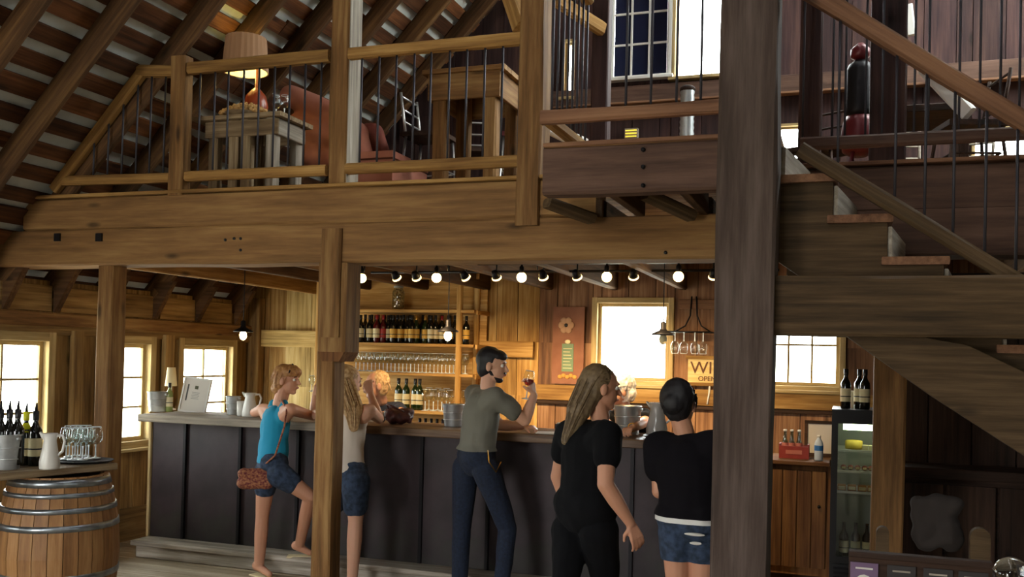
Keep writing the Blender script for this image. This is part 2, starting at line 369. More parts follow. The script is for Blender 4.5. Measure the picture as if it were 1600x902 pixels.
def window(axis, plane, out, s0, s1, z0, z1, cols, rows, tw=.07, label=None, sashw=.035, pane=None, depth=.07, m=None):
    """frame boards, sash, muntins and one pane per light; opening s0..s1, z0..z1 incl. frame"""
    WINN[0] += 1
    P = (lambda s, d, z: V((s, plane+out*d, z))) if axis == 'x' else (lambda s, d, z: V((plane+out*d, s, z)))
    root = struct(empty('window_%d' % WINN[0], P((s0+s1)/2, 0, z0)))
    n = P(0, 1, 0)-P(0, 0, 0); m = m or M_trim
    for a, b in (((s0+tw/2, z0), (s0+tw/2, z1)), ((s1-tw/2, z0), (s1-tw/2, z1)), ((s0+tw, z1-tw/2), (s1-tw, z1-tw/2)), ((s0+tw, z0+tw/2), (s1-tw, z0+tw/2))):
        plank('window_frame', P(a[0], .02, a[1]), P(b[0], .02, b[1]), .10, tw, m, root, side=n, ch=.003)
    plank('window_sill', P(s0-.02, -.04, z0), P(s1+.02, -.04, z0), .08, .028, m, root, side=n)
    a0, a1, b0, b1 = s0+tw, s1-tw, z0+tw, z1-tw
    for a, b in (((a0+sashw/2, b0), (a0+sashw/2, b1)), ((a1-sashw/2, b0), (a1-sashw/2, b1)), ((a0+sashw, b1-sashw/2), (a1-sashw, b1-sashw/2)), ((a0+sashw, b0+sashw/2), (a1-sashw, b0+sashw/2))):
        plank('sash', P(a[0], .045, a[1]), P(b[0], .045, b[1]), .03, sashw, m, root, side=n, ch=.002)
    a0 += sashw; a1 -= sashw; b0 += sashw; b1 -= sashw; mw = .018
    for i in range(1, cols):
        s = a0+(a1-a0)*i/cols; plank('muntin', P(s, .045, b0), P(s, .045, b1), .02, mw, m, root, side=n, ch=.001)
    for j in range(1, rows):
        z = b0+(b1-b0)*j/rows; plank('muntin', P(a0, .046, z), P(a1, .046, z), .02, mw, m, root, side=n, ch=.001)
    for i in range(cols):
        for j in range(rows):
            plank('pane', P(a0+(a1-a0)*(i+.02)/cols, .05, b0+(b1-b0)*(j+.5)/rows), P(a0+(a1-a0)*(i+.98)/cols, .05, b0+(b1-b0)*(j+.5)/rows), .004, (b1-b0)/rows*.98, pane or M_pane, root, side=n, ch=.0005)
    return root
# left (eave) wall
holesL = [(a, b, .78, 1.76) for a, b in WIN_L]
columns('wall_left', 'y', RX0, -1, YF, YB+.1, lambda s: RZ0+.12, holesL, .26, M_walll, split=[])
for i, (a, b) in enumerate(WIN_L): window('y', RX0, -1, a, b, .78, 1.76, 2, 3)
# back (gable) wall
BW1 = (-2.20, -1.45, 1.42, 2.22); BW2 = (-.74, .0, 1.42, 2.22)
LW = [(-1.52, -.66, 4.17, 5.9), (-2.12, -1.52, 4.20, 5.45), (-.60, -.36, 3.36, 3.72), (.93, 1.9, 3.34, 3.60), (-4.04, -3.88, 4.42, 4.74), (-2.54, -2.43, 4.06, 4.62)]
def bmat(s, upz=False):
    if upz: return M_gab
    if s < -5.5: return M_wall
    if s < -4.6: return M_pale
    if s < -2.75: return M_wall
    return M_wallr
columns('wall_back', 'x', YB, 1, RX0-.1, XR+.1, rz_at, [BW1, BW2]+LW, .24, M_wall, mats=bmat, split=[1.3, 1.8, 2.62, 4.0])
window('x', YB, 1, *BW1, 1, 1, tw=.05, sashw=.03)
window('x', YB, 1, *BW2, 3, 2, tw=.05, sashw=.03)
window('x', YB, 1, *LW[0], 1, 1, tw=.03, sashw=.02)
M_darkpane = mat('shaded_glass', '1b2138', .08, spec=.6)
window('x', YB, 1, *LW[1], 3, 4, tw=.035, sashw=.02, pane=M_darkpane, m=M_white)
for q in LW[2:]: window('x', YB, 1, *q, 1, 1, tw=.02, sashw=.015)
for q in [BW1, BW2, LW[0], LW[2], LW[3], LW[4], LW[5]]:
    portal(((q[0]+q[1])/2, YB+.13, (q[2]+q[3])/2), q[1]-q[0], q[3]-q[2], (-PI/2, 0, 0))
# right wall and the wall behind the viewer, which has the barn's open doorway
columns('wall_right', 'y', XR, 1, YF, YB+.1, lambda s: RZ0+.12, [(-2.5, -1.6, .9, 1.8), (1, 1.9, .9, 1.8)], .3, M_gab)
window('y', XR, 1, -2.5, -1.6, .9, 1.8, 2, 3); window('y', XR, 1, 1, 1.9, .9, 1.8, 2, 3)
for yy in (-2.05, 1.45): portal((XR+.12, yy, 1.35), .9, .66, (0, PI/2, 0))
DOOR = (-4.8, -3.0, 0, 2.5); FW = (-2.6, -1.0, 3.6, 4.8)
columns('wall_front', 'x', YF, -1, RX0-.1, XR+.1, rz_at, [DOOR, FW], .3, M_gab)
window('x', YF, -1, *FW, 3, 3)
portal(((DOOR[0]+DOOR[1])/2, YF-.13, 1.25), 1.8, 2.5, (PI/2, 0, 0)); portal((-1.8, YF-.13, 4.2), 1.6, 1.2, (PI/2, 0, 0))
# floor: slab plus boards where they can be seen
g = G(); g.b2(RX0-.1, XR+.1, YF-.1, YB+.1, -.12, -.03); fl = struct(g.build('floor', M_floor))
y = YF
row = 0
while y < YB:
    near = y > 3.0
    wd = .15 if near else .6
    xs = [RX0, RX0+random.uniform(1.5, 3.2)] if near else [RX0]
    while xs[-1] < XR-1.2 and near: xs.append(xs[-1]+random.uniform(2.4, 3.6))
    if xs[-1] < XR: xs.append(XR)
    xs[-1] = XR
    for a, b in zip(xs[:-1], xs[1:]):
        plank('floor_board', (a+.002, y+wd/2, -.0155), (b-.002, y+wd/2, -.0155), wd-.006, .03, M_floor, fl, side=(0, 1, 0), ch=.003)
    y += wd; row += 1
# roof, seen from inside: rafters, spaced sheathing boards and pale roof sheet
sh = RB/math.sqrt(1+RB*RB); chh = 1/math.sqrt(1+RB*RB)
up_l = V((chh, 0, sh)); nl = V((-sh, 0, chh))          # up-slope and outward normal, left pitch
def roof(side):
    L = (RIDGE-RX0)/chh
    f = (lambda p: p) if side == 'left' else (lambda p: V((2*RIDGE-p.x, p.y, p.z)))
    e0 = V((RX0, 0, RZ0)); RD = .16
    g = G()
    a = e0-up_l*.5+nl*(RD+.035); b = e0+up_l*(L+.06)+nl*(RD+.035)
    poly = [f(V((p.x, YF-.2, p.z))) for p in (a, b, b+nl*.02, a+nl*.02)]
    if side == 'left': g.prism(poly, (0, 0, 0), (0, YB-YF+.45, 0))
    else:
        def band(d0, d1, y0, y1):
            a_ = e0+up_l*d0+nl*(RD+.035); b_ = e0+up_l*d1+nl*(RD+.035)
            g.prism([f(V((p.x, y0, p.z))) for p in (a_, b_, b_+nl*.02, a_+nl*.02)], (0, 0, 0), (0, y1-y0, 0))
        band(-.5, L+.06, YF-.2, 6.6); band(-.5, L+.06, 8.3, YB+.25); band(-.5, 3.2, 6.6, 8.3); band(5.6, L+.06, 6.6, 8.3)
    root = struct(g.build('ceiling_'+side, M_sheet))
    ys = []
    ys = [8.23, 7.62, 7.03, 6.45, 5.90, 5.42, 4.82, 4.29]
    while ys[-1] > YF+.7: ys.append(ys[-1]-.56)
    for y in ys:
        if y > YB-.05: continue
        p = e0-up_l*.12+nl*RD/2; q = e0+up_l*(L-.05)+nl*RD/2
        if side == 'left' or y > 2:
            timber('rafter', f(V((p.x, y-.028, p.z))), f(V((q.x, y-.028, q.z))), .056, RD, M_raft, side=(0, 1, 0), parent=root, jit=.004)
    if side == 'left':
        for y in ys:
            if y < YB-.05:
                g = G(); g.prism([V((RX0+.02, y-.056, 1.90)), V((RX0+.23, y-.056, 2.25)), V((RX0+.02, y-.056, 2.25))], (0, 0, 0), (0, .056, 0)); g.build('rafter_foot', M_raft, root)
    k = 0; d = -.1; pitch = .195
    while d < L:
        segs = [YF, -1.0, 1.9, 4.1, 6.2, YB] if side == 'left' else [YF, YB]
        off = random.uniform(-.3, .3) if side == 'left' else 0
        for i in range(len(segs)-1):
            y0 = segs[i]+(off if i else 0); y1 = segs[i+1]+(off if i+1 < len(segs)-1 else 0)
            if side == 'right' and 3.0 < d < 5.6: continue
            wd = random.uniform(.105, .14); p = e0+up_l*(d+wd/2)+nl*(RD+.013)
            plank('purlin', f(V((p.x, y0+.004, p.z))), f(V((p.x, y1-.004, p.z))), wd, .022, M_purl, root, side=f(up_l)-f(V((0, 0, 0))), ch=.002)
        d += pitch
    return root
CL = roof('left'); roof('right')
# unseen skylight added in the right pitch to brighten the loft
added_skylight = struct(empty('window_%d' % (WINN[0]+1), (1.6, 6.8, 5.2)))
fr_ = lambda p: V((2*RIDGE-p.x, p.y, p.z))
for i in range(3):
    y0 = 6.6+i*.566; a_ = e0_ = V((RX0, y0+.283, RZ0))+up_l*3.2+nl*.2; b_ = V((RX0, y0+.283, RZ0))+up_l*5.6+nl*.2
    plank('pane', fr_(a_), fr_(b_), .55, .005, M_pane, added_skylight, side=(0, 1, 0), ch=.0005)
    plank('added_skylight_bar', fr_(a_+V((0, .283, 0))), fr_(b_+V((0, .283, 0))), .03, .03, M_trim, added_skylight, side=(0, 1, 0))
pc = fr_(V((RX0, 7.45, RZ0))+up_l*4.4+nl*.3)
portal(pc, 2.4, 1.7, (0, math.atan(RB), 0))
for p, lab in (((RX0+.06), 'left'),):
    # plate, blocking and header band on the left wall
    timber('plate', (RX0+.015, YF, 1.86), (RX0+.015, YB, 1.86), .11, .05, M_post, side=(0, 0, 1), parent=bpy.data.objects['wall_left'])
plank('header_board', (RX0-.0, YF, 1.785), (RX0-.0, YB, 1.785), .035, .09, M_walll, bpy.data.objects['wall_left'], side=(1, 0, 0))
y = 8.18-.58/2
while y > 3:
    plank('blocking', (RX0+.01, y-.24, 2.02), (RX0+.01, y+.24, 2.02), .2, .02, M_walll, bpy.data.objects['wall_left'], side=(0, 0, 1)); y -= .575
# horizontal boards on the walls
WB = bpy.data.objects['wall_back']; WL = bpy.data.objects['wall_left']
plank('wall_rail', (RX0, YB-.03, 1.79), (-4.7, YB-.03, 1.79), .17, .05, M_pale, WB)
plank('wall_rail', (-3.3, YB-.03, 1.73), (-2.75, YB-.03, 1.73), .15, .05, M_wall, WB)
plank('wall_rail', (-2.72, YB-.03, 1.34), (2.0, YB-.03, 1.34), .14, .05, M_wall, WB)
plank('wall_rail', (-2.72, YB-.02, 1.25), (2.0, YB-.02, 1.25), .035, .03, M_dark, WB)
plank('wall_rail', (-1.4, YB-.03, 2.16), (-.75, YB-.03, 2.16), .08, .05, M_wallr, WB)
plank('wall_rail', (-1.03, YB-.03, 2.12), (-1.03, YB-.03, 1.9), .05, .05, M_wallr, WB, side=(1, 0, 0))
plank('wall_rail', (-3.4, YB-.03, 4.05), (3.2, YB-.03, 4.05), .17, .05, M_beam_shaded, WB)
plank('wall_rail', (-3.4, YB-.06, 3.97), (3.2, YB-.06, 3.97), .02, .09, M_railr, WB)
plank('corner_board', (RX0+.06, YB-.05, 0), (RX0+.06, YB-.05, 2.2), .13, .1, M_walll, WB, side=(1, 0, 0))
plank('wall_batten', (RX0+.03, 6.09, 0.15), (RX0+.03, 6.09, 1.78), .1, .05, M_walll, WL, side=(0, 1, 0))
plank('wall_batten', (RX0+.03, 7.18, 0.15), (RX0+.03, 7.18, 1.78), .12, .05, M_walll, WL, side=(0, 1, 0))
bb = struct(plank('baseboard_left', (RX0+.02, YF, .14), (RX0+.02, YB, .14), .28, .03, M_walll, side=(0, 0, 1)))
bb = struct(plank('baseboard_back', (RX0, YB-.02, .1), (XR, YB-.02, .1), .2, .03, M_wallr, side=(0, 0, 1)))
# loft floor: boards on joists
g = G(); g.b2(-5.15, XR, 5.36, YB, LOFT-.02, LOFT-.012); LF = struct(g.build('floor_loft', M_lofl))
y = 5.36
while y < YB-.05:
    for a, b in ((-5.2, -2.0), (-2.0, 1.3), (1.3, XR)):
        xo = random.uniform(-.1, .1) if a > -5 else 0
        plank('loft_board', (a, y+.09, LOFT-.036), (b-.004, y+.09, LOFT-.036), .176, .03, M_lofl, LF, side=(0, 1, 0))
    y += .18
x = -5.1
while x < XR-.1:
    timber('joist', (x, 5.5, 2.44), (x, YB, 2.44), .38 if x < -5.0 else .30, .07, M_raft if x > -5 else M_rail, side=(0, 0, 1), parent=LF, jit=.003)
    x += .62
# landing
g = G(); g.b2(-1.42, -.3, 4.52, 5.36, LOFT-.05, LOFT-.002); lf2 = struct(g.build('floor_landing', M_lofl))
for xx in (-1.1, -.75): plank('joist', (xx, 4.58, 2.56), (xx, 5.3, 2.56), .2, .05, M_raft, lf2)
# ------------------------------------------------------------------ timber frame
BY = 5.30   # front face of the loft beam
timber('lower_beam', (-.35, BY+.12, 2.345), (4.5, BY+.12, 2.345), .25, .24, M_beam_shaded, 'shade-toned lower beam section behind the stairs at right', 'beam')  # right length of the same beam, given the shaded wood colour
timber('loft_beam', (-6.0, BY+.12, 2.345), (-.36, BY+.12, 2.345), .25, .24, M_beam, 'long lower hewn beam carrying the loft with two square mortise holes at left', 'beam')
mh = bpy.data.objects['loft_beam']
for px in (90, 155):
    p = at(px, 371, Y=BY-.004); g = G(); g.box((0, 0, 0), (.05, .02, .055)); g.build('mortise_hole', M_capk, mh, M=Matrix.Translation(p))
for px, py in ((352, 375), (366, 373), (376, 373), (376, 391), (1040, 395)):
    g = G(); g.tube([(0, -.004, 0), (0, .006, 0)], .01, 8); g.build('peg_hole', M_capk, mh, M=Matrix.Translation(at(px, py, Y=BY-.003)))
ub = timber('upper_beam', (-5.55, BY+.12, 2.58), (-1.36, BY+.12, 2.58), .22, .24, M_beam, 'upper hewn beam stacked under the left loft railing', 'beam')
plank('edge_strip', (-5.45, BY+.11, LOFT-.006), (-1.5, BY+.11, LOFT-.006), .27, .022, M_rail, ub, side=(0, 1, 0))
ub2 = timber('upper_beam', (-.3, BY+.12, 2.57), (4.5, BY+.12, 2.57), .235, .24, M_beam_shaded, 'upper loft beam right of the stairs behind the stair railing', 'beam')
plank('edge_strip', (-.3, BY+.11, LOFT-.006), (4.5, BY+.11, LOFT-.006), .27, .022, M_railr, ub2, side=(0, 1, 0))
lb = timber('landing_beam', (-1.43, 4.57, 2.575), (-.56, 4.57, 2.575), .235, .12, M_beam_shaded, 'short thick beam under the landing with three bolt heads', 'beam')
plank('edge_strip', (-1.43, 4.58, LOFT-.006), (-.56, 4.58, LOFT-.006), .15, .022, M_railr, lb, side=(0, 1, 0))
for py in (234, 261, 290):
    g = G(); g.tube([(0, -.01, 0), (0, .01, 0)], .011, 6); g.build('bolt', M_iron, lb, M=Matrix.Translation(at(1005, py, Y=4.505)))
for (a, b) in (((855, 316), (925, 342)), ((1008, 304), (1082, 338))):
    timber('landing_brace', at(*a, Y=5.0), at(*b, Y=5.22), .05, .09, M_stair, parent=lb)
# big post near the viewer
timber('big_post', (-.425, 4.42, 0), (-.425, 4.42, 7.0), .25, .25, M_bigp, 'thick tall square timber post right of centre, nearest the viewer', 'post', side=(1, 0, 0), jit=.012)
# post in front of the bar: narrow lower shaft, wider head
def pxpost(name, x0, x1, Yf, z0, z1, d, m, label):
    c = at((x0+x1)/2, 0, Y=Yf); return c
ctr = at(508, 700, Y=BY); wdt = .135
cp = empty('bar_post', (ctr.x+.02, BY+.12, 0)); tag(cp, 'square timber post with a wider corbelled head in front of the bar', 'post')
timber('shaft', (ctr.x-.02, BY+.08, 0), (ctr.x-.02, BY+.08, 1.66), .13, .15, M_post, side=(1, 0, 0), parent=cp)
timber('shaft_face', (at(520,400,Y=BY).x, BY-.015, 1.75), (at(520,400,Y=BY).x, BY-.015, 2.43), .14, .03, M_post, side=(1, 0, 0), parent=cp)
cx0 = at(497, 500, Y=BY).x; cx1 = at(540, 500, Y=BY).x
timber('post_head', ((cx0+cx1)/2, BY+.09, 1.66), ((cx0+cx1)/2, BY+.09, 2.218), cx1-cx0, .2, M_post, side=(1, 0, 0), parent=cp)
g = G(); g.prism([V((a, BY, b)) for a, b in ((cx0+.035, 1.60), (cx1-.04, 1.60), (cx1, 1.665), (cx0, 1.665))], (0, 0, 0), (0, .19, 0)); g.build('chamfer_block', M_cab, cp, M=Matrix.Identity(4))
c2 = at(181, 600, Y=BY+.1)
timber('left_post', (at(168, 600, Y=BY+.1).x-.01, BY+.12, 0), (at(168, 600, Y=BY+.1).x+.0, BY+.12, 2.22), .13, .15, M_post, 'square timber post beside the barrel under the left end of the beam', 'post', side=(1, 0, 0), jit=.01)
c3 = at(1389, 700, Y=BY)
timber('right_post', (c3.x, BY+.1, 0), (c3.x, BY+.1, 2.22), .155, .18, M_post, 'square timber post in front of the drinks fridge', 'post', side=(1, 0, 0))
# loft posts
xa = at(526, 150, Y=BY).x
pm = timber('loft_post', (xa+.0, BY+.1, LOFT), (xa+.0, BY+.1, rz_at(xa)-.42), .13, .16, M_post, 'loft railing post rising to the rafters left of centre', 'post', side=(1, 0, 0))
plank('weathered_side', (xa+.069, BY+.1, LOFT), (xa+.069, BY+.1, rz_at(xa)-.5), .15, .008, M_weath, pm, side=(0, 1, 0))
xb = at(830, 150, Y=BY).x
timber('loft_post', (xb, BY+.06, 2.42), (xb, BY+.06, rz_at(xb)-.45), .15, .18, M_post, 'hanging corner post at the landing with bark-scarred edge', 'post', side=(1, 0, 0), jit=.012)
xc = at(948, 100, Y=7.0).x
timber('loft_post', (xc-.04, 7.0, LOFT), (xc-.04, 7.0, rz_at(xc)-.45), .13, .13, M_gab, 'dark loft post standing between the railing and the shaded window', 'post', side=(1, 0, 0))
xd = at(1389, 100, Y=5.9).x
timber('loft_post', (xd, 5.98, LOFT), (xd, 5.98, rz_at(xd)-.5), .2, .16, M_gab, 'wide dark loft post above the stairs behind the handrail', 'post', side=(1, 0, 0))
xe = at(1268, 100, Y=5.5).x
timber('loft_post', (xe, 5.45, LOFT), (xe, 5.52, rz_at(xe)-.5), .12, .1, M_gab, 'narrow dark loft post just right of the big near post', 'post', side=(1, 0, 0))
timber('loft_brace', at(870, 0, Y=6.6), at(942, 46, Y=6.95), .1, .06, M_rail, 'short sloping brace at the top of the dark loft post', 'brace')
timber('roof_brace', at(792, -20, Y=5.6), at(815, 44, Y=5.5), .1, .08, M_rail, 'sloping brace meeting the hanging corner post from the left', 'brace')
timber('sloping_board', at(852, 196, Y=5.6), at(915, 226, Y=6.0), .09, .04, M_white, 'pale sloping board below the landing rail', 'board')
# ------------------------------------------------------------------ railings
def bal(root, p0, p1, r=.0068):
    g = G(); d = V(p1)-V(p0); g.tube([(0, 0, 0), d], r, 6); g.build('baluster', M_bal, root, M=Matrix.Translation(p0))
RY = BY+.03
def railing(label, x0, x1, ztop, zlow, bx, name='loft_railing', w=.065, rm_=None, y=RY, tops=None):
    root = empty(name, ((x0+x1)/2, y, LOFT)); tag(root, label, 'railing')
    timber('top_rail', (x0, y, ztop-.04), (x1, y, ztop-.04), .075, w, rm_ or M_rail, parent=root, jit=.006)
    timber('lower_rail', (x0, y, zlow), (x1, y, zlow), .065, .06, rm_ or M_rail, parent=root, jit=.004)
    for bx_ in bx: bal(root, (bx_, y, zlow), (bx_, y, ztop-.05))
    return root
zt = at(660, 64, Y=RY).z; zl = at(660, 254, Y=RY).z
x_p1 = at(284, 200, Y=RY).x
rl = railing('loft railing with thin black balusters, section left of the loft post', x_p1+.05, xa-.07, zt, zl-.02, [at(q, 200, Y=RY).x for q in (311, 334, 355, 379, 403, 427, 451, 475, 500)])
rm = railing('loft railing with thin black balusters in front of the high table', xa+.07, xb-.075, zt, zl-.02, [at(q, 200, Y=RY).x for q in (563, 590, 617, 645, 671, 700, 727, 755, 783, 810)])
# left end: newel and raked post following the roof
re_ = empty('end_railing', (x_p1, RY, LOFT)); tag(re_, 'end section of loft railing with a raked rail following the roof slope', 'railing')
timber('newel', (x_p1-.01, RY, LOFT-.03), (x_p1-.01, RY, zt+.04), .12, .1, M_post, side=(1, 0, 0), parent=re_)
pr0 = at(85, 297, Y=RY); pr1 = at(222, 113, Y=RY)
timber('raked_rail', pr0, pr1, .075, .06, M_rail, parent=re_)
timber('top_rail', pr1+V((-.02, 0, .01)), (x_p1-.06, RY, zt-.05), .07, .08, M_rail, parent=re_)
pl0 = at(100, 283, Y=RY)
timber('lower_rail', pl0, (x_p1-.06, RY, zl-.02), .065, .06, M_rail, parent=re_)
for q in (148, 170, 192, 214, 235, 257):
    xx = at(q, 200, Y=RY).x; zz = min(zt-.06, pr0.z+(xx-pr0.x)*(pr1.z-pr0.z)/(pr1.x-pr0.x)); bal(re_, (xx, RY, zl), (xx, RY, zz))
# landing railing
ly = 4.57; lr = empty('landing_railing', (-1, ly, LOFT)); tag(lr, 'landing railing with dark lower rail and tall thin balusters', 'railing')
zlr = at(985, 176, Y=ly).z
timber('lower_rail', (at(846, 180, Y=ly).x, ly, zlr), (-.56, ly, zlr), .065, .06, M_railr, parent=lr)
timber('top_rail', (at(846, 180, Y=ly).x, ly, zlr+.86), (-.56, ly, zlr+.86), .075, .08, M_rail, parent=lr)
for q in (979, 1018, 1058, 1096): xx = at(q, 100, Y=ly).x; bal(lr, (xx, ly, zlr), (xx, ly, zlr+.85))
xr_ = at(856, 100, Y=ly).x
timber('return_rail', (xr_, ly+.05, zlr), (xr_, BY, zlr), .06, .06, M_rail, parent=lr)
timber('return_rail', (xr_, ly+.05, zlr+.86), (xr_, BY, zlr+.86), .06, .07, M_rail, parent=lr)
for k in range(8): bal(lr, (xr_, ly+.08+k*.095, zlr), (xr_, ly+.08+k*.095, zlr+.85))
# right part of the loft railing
rr_ = railing('dark loft railing behind the stairs at right', -.25, 4.5, zt+.16, zl+.0, [at(q, 200, Y=RY).x for q in (1254, 1300, 1320, 1352, 1378, 1428, 1450, 1498, 1530, 1562, 1592)], rm_=M_beam_shaded)
# ------------------------------------------------------------------ staircase
st = empty('staircase', (.3, 4.9, 0)); tag(st, 'open wooden staircase going down to the right from the landing', 'stairs')
RISE, RUN = .19, .232; X0 = -.30
def stringer(y, nm='stringer'):
    g = G(); pts = []; x = X0; z = LOFT-.04
    top = [(x, z)]
    for i in range(13):
        z2 = z-RISE
        top += [(x, z2), (x+RUN, z2)]
        z = z2; x += RUN
        if z < .2: break
    bot = [(x, max(z-.25, 0)), (X0, LOFT-.04-.55)]
    poly = [V((a, y, b)) for a, b in top+bot][::-1]
    g.prism(poly, (0, 0, 0), (0, .05, 0)); return g.build(nm, M_stair, st, M=Matrix.Identity(4))
stringer(4.56); stringer(5.2)
x = X0; z = LOFT-.04
for i in range(12):
    z -= RISE
    plank('tread', (x+RUN/2+.0, 4.53, z+.018), (x+RUN/2+.0, 5.26, z+.018), RUN+.045, .036, M_railr, st, side=(1, 0, 0))
    plank('riser', (x+.012, 4.575, z-RISE/2+RISE), (x+.10, 5.2, z-RISE/2+RISE), RISE-.03, .018, M_weath, st, side=(0, 0, 1))
    x += RUN
    if z < .3: break
sr = empty('stair_railing', (.3, 4.5, LOFT)); tag(sr, 'sloping stair handrail with thin balusters at top right', 'railing')
h0 = at(1290, 2, Y=4.5); h1 = at(1600, 192, Y=4.5); dh = (h1-h0)
timber('handrail', h0-dh*.14, h1+dh*.6, .075, .07, M_railr, parent=sr)
l0 = at(1250, 233, Y=4.5); l1 = at(1579, 433, Y=4.5); dl = l1-l0
timber('lower_rail', l0, l1+dl*.6, .065, .05, M_stair, parent=sr)
for q in (1308, 1398, 1445, 1490, 1540, 1589):
    a = at(q, 300, Y=4.5).x; zz0 = l0.z+(a-l0.x)*dl.z/dl.x; zz1 = h0.z+(a-h0.x)*dh.z/dh.x; bal(sr, (a, 4.5, zz0), (a, 4.5, zz1))
b0 = at(1400, 431, Y=4.38); b1 = at(1400, 526, Y=4.38)
timber('stair_beam', (-.3, 4.43, (b0.z+b1.z)/2), (4.5, 4.43, (b0.z+b1.z)/2), b0.z-b1.z, .14, M_stair, 'big dark hewn beam crossing in front of the stairs at right', 'beam', jit=.012)
g = G(); pts = [(1318, 522), (1440, 527), (1512, 540), (1680, 620), (1680, 765), (1600, 712), (1460, 622)]
g.prism([at(a, b, Y=4.42) for a, b in pts][::-1], (0, 0, 0), (0, .12, 0)); kb = g.build('knee_brace', M_stair); tag(kb, 'wide knee brace sloping down to the right below the stair beam', 'brace')
# ------------------------------------------------------------------ the bar
BT = 1.13
bx0 = at(236, 800, Y=6.45).x; bx1 = -.62
bar = empty('bar_counter', ((bx0+bx1)/2, 6.6, 0)); tag(bar, 'long bar counter clad in dark rusted metal panels with seams', 'bar')
n = 9; pw = (bx1-bx0)/n; pw = .52
xx = bx0+.33; edges = [bx0, xx]
while edges[-1] < bx1-.1: edges.append(min(edges[-1]+pw, bx1))
for a, b in zip(edges[:-1], edges[1:]):
    g = G(); g.b2(-(b-a)/2+.004, (b-a)/2-.004, 0, .012, 0, 1.07-.11)
    # very slight waviness of each sheet
    g.build('metal_panel', M_panel, bar, M=Matrix.Translation(((a+b)/2, 6.44, .11))@Matrix.Rotation(random.uniform(-.004, .004), 4, 'Z'))
    if b < bx1: g = G(); g.b2(-.012, .012, -.022, .01, 0, .95); g.build('panel_seam', M_iron, bar, M=Matrix.Translation((b, 6.44, .11)))
plank('end_board', (bx0-.012, 6.47, 0), (bx0-.012, 6.47, 1.07), .1, .025, M_trim, bar, side=(0, 1, 0))
g = G(); g.b2(bx0, bx1, 6.46, 6.95, .0, 1.05); g.build('carcass', M_dark, bar, M=Matrix.Identity(4))
# foot step of the bar
fs = empty('bar_step', ((bx0+bx1)/2, 6.3, 0)); tag(fs, 'low weathered grey plank step along the foot of the bar', 'step')
sx = at(205, 850, Y=6.22).x
for a, b in ((sx, -3.6), (-3.6, -1.7), (-1.7, bx1)):
    plank('step_board', (a, 6.32, .115), (b-.004, 6.32, .115), .22, .04, M_weath, fs, side=(0, 1, 0), ch=.006)
plank('step_riser', (sx+.04, 6.25, .05), (bx1, 6.25, .05), .09, .04, M_weath, fs)
# worktop boards
tp = empty('bar_worktop', ((bx0+bx1)/2, 6.6, BT)); tag(tp, 'thick weathered plank worktop of the bar', 'worktop')
tx = at(215, 650, Y=6.27).x
plank('top_board', (tx, 6.27+.15, BT-.03), (-3.46, 6.42, BT-.03), .30, .058, M_weath, tp, side=(0, 1, 0), jit=.004, seg=14, ch=.006)
plank('top_board', (tx+.02, 6.73, BT-.03), (-3.46, 6.73, BT-.03), .31, .058, M_weath, tp, side=(0, 1, 0), jit=.004, seg=14, ch=.006)
plank('top_board', (-3.455, 6.42, BT-.03), (bx1, 6.42, BT-.03), .30, .058, M_bartop, tp, side=(0, 1, 0), jit=.004, seg=18, ch=.006)
plank('top_board', (-3.455, 6.73, BT-.03), (bx1, 6.73, BT-.03), .31, .058, M_bartop, tp, side=(0, 1, 0), jit=.004, seg=18, ch=.006)
# ------------------------------------------------------------------ small wares
def P_(px, Y, z, py=600):      # stand a ware on height z at depth Y under pixel column px (two passes for the camera roll)
    p = at(px, py, Y=Y)
    for _ in range(3):
        # pixel row of that height
        q = V((p.x, Y, z))-V((0, 0, H)); yy = 451+PPY-F*q.dot(uu)/q.dot(fw); p = at(px, yy, Y=Y)
    return V((p.x, Y, z))
def bottle(name, label, loc, glass=None, cap=None, lab=None, s=1.0, group=None, cat='bottle', pour=False, detail=True, tall=1.0):
    root = empty(name, loc); tag(root, label, cat, group); r = .037*s; h = .30*s*tall
    g = G(); g.lathe([(r*.9, 0), (r, .01), (r, h*.60), (r*.93, h*.66), (r*.55, h*.74), (r*.38, h*.80), (r*.36, h*.97), (r*.42, h*.975), (r*.42, h)], 12)
    g.build('body', glass or M_bot, root)
    if lab is not False:
        g = G(); g.lathe_open([(r*1.01, h*.18), (r*1.02, h*.19), (r*1.02, h*.50), (r*1.01, h*.51)], 12); g.build('label', lab or M_label, root)
        g = G(); g.lathe_open([(r*1.035, h*.30), (r*1.035, h*.325)], 12); g.build('label_print', M_capk, root)
    if cap:
        g = G(); g.lathe([(r*.42, h*.84), (r*.45, h*.86), (r*.45, h*1.003)], 10); g.build('capsule', cap, root)
    if pour:
        g = G(); g.tube([(0, 0, h), (0, 0, h+.02), (.004, 0, h+.05)], [.010, .008, .004], 6); g.build('pourer', M_iron, root)
    return root
def wineglass(label, loc, group=None, s=1.0, wine=False, rot=None, stemless=False, cat='glass'):
    root = empty('wine_glass', loc, rot=rot); tag(root, label, cat, group)
    g = G()
    g.lathe_open([(.004*s, .087*s), (.02*s, .092*s), (.036*s, .115*s), (.040*s, .14*s), (.037*s, .17*s), (.030*s, .20*s)], 14); g.build('bowl', M_glass, root)
    g = G(); g.lathe([(.034*s, 0), (.033*s, .003), (.008*s, .008), (.0045*s, .02*s), (.004*s, .07*s), (.007*s, .088*s)], 12); g.build('stem', M_glassb, root)
    g = G(); g.tube([(.030*s*math.cos(a), .030*s*math.sin(a), .2*s) for a in np.linspace(0, 2*PI, 13)], .0016, 4, False); g.build('rim', M_glassb, root)
    if wine:
        g = G(); g.lathe([(.001, .096*s), (.017*s, .098*s), (.033*s, .12*s), (.036*s, .14*s), (.001, .141*s)], 12); g.build('wine', M_wine, root)
    return root
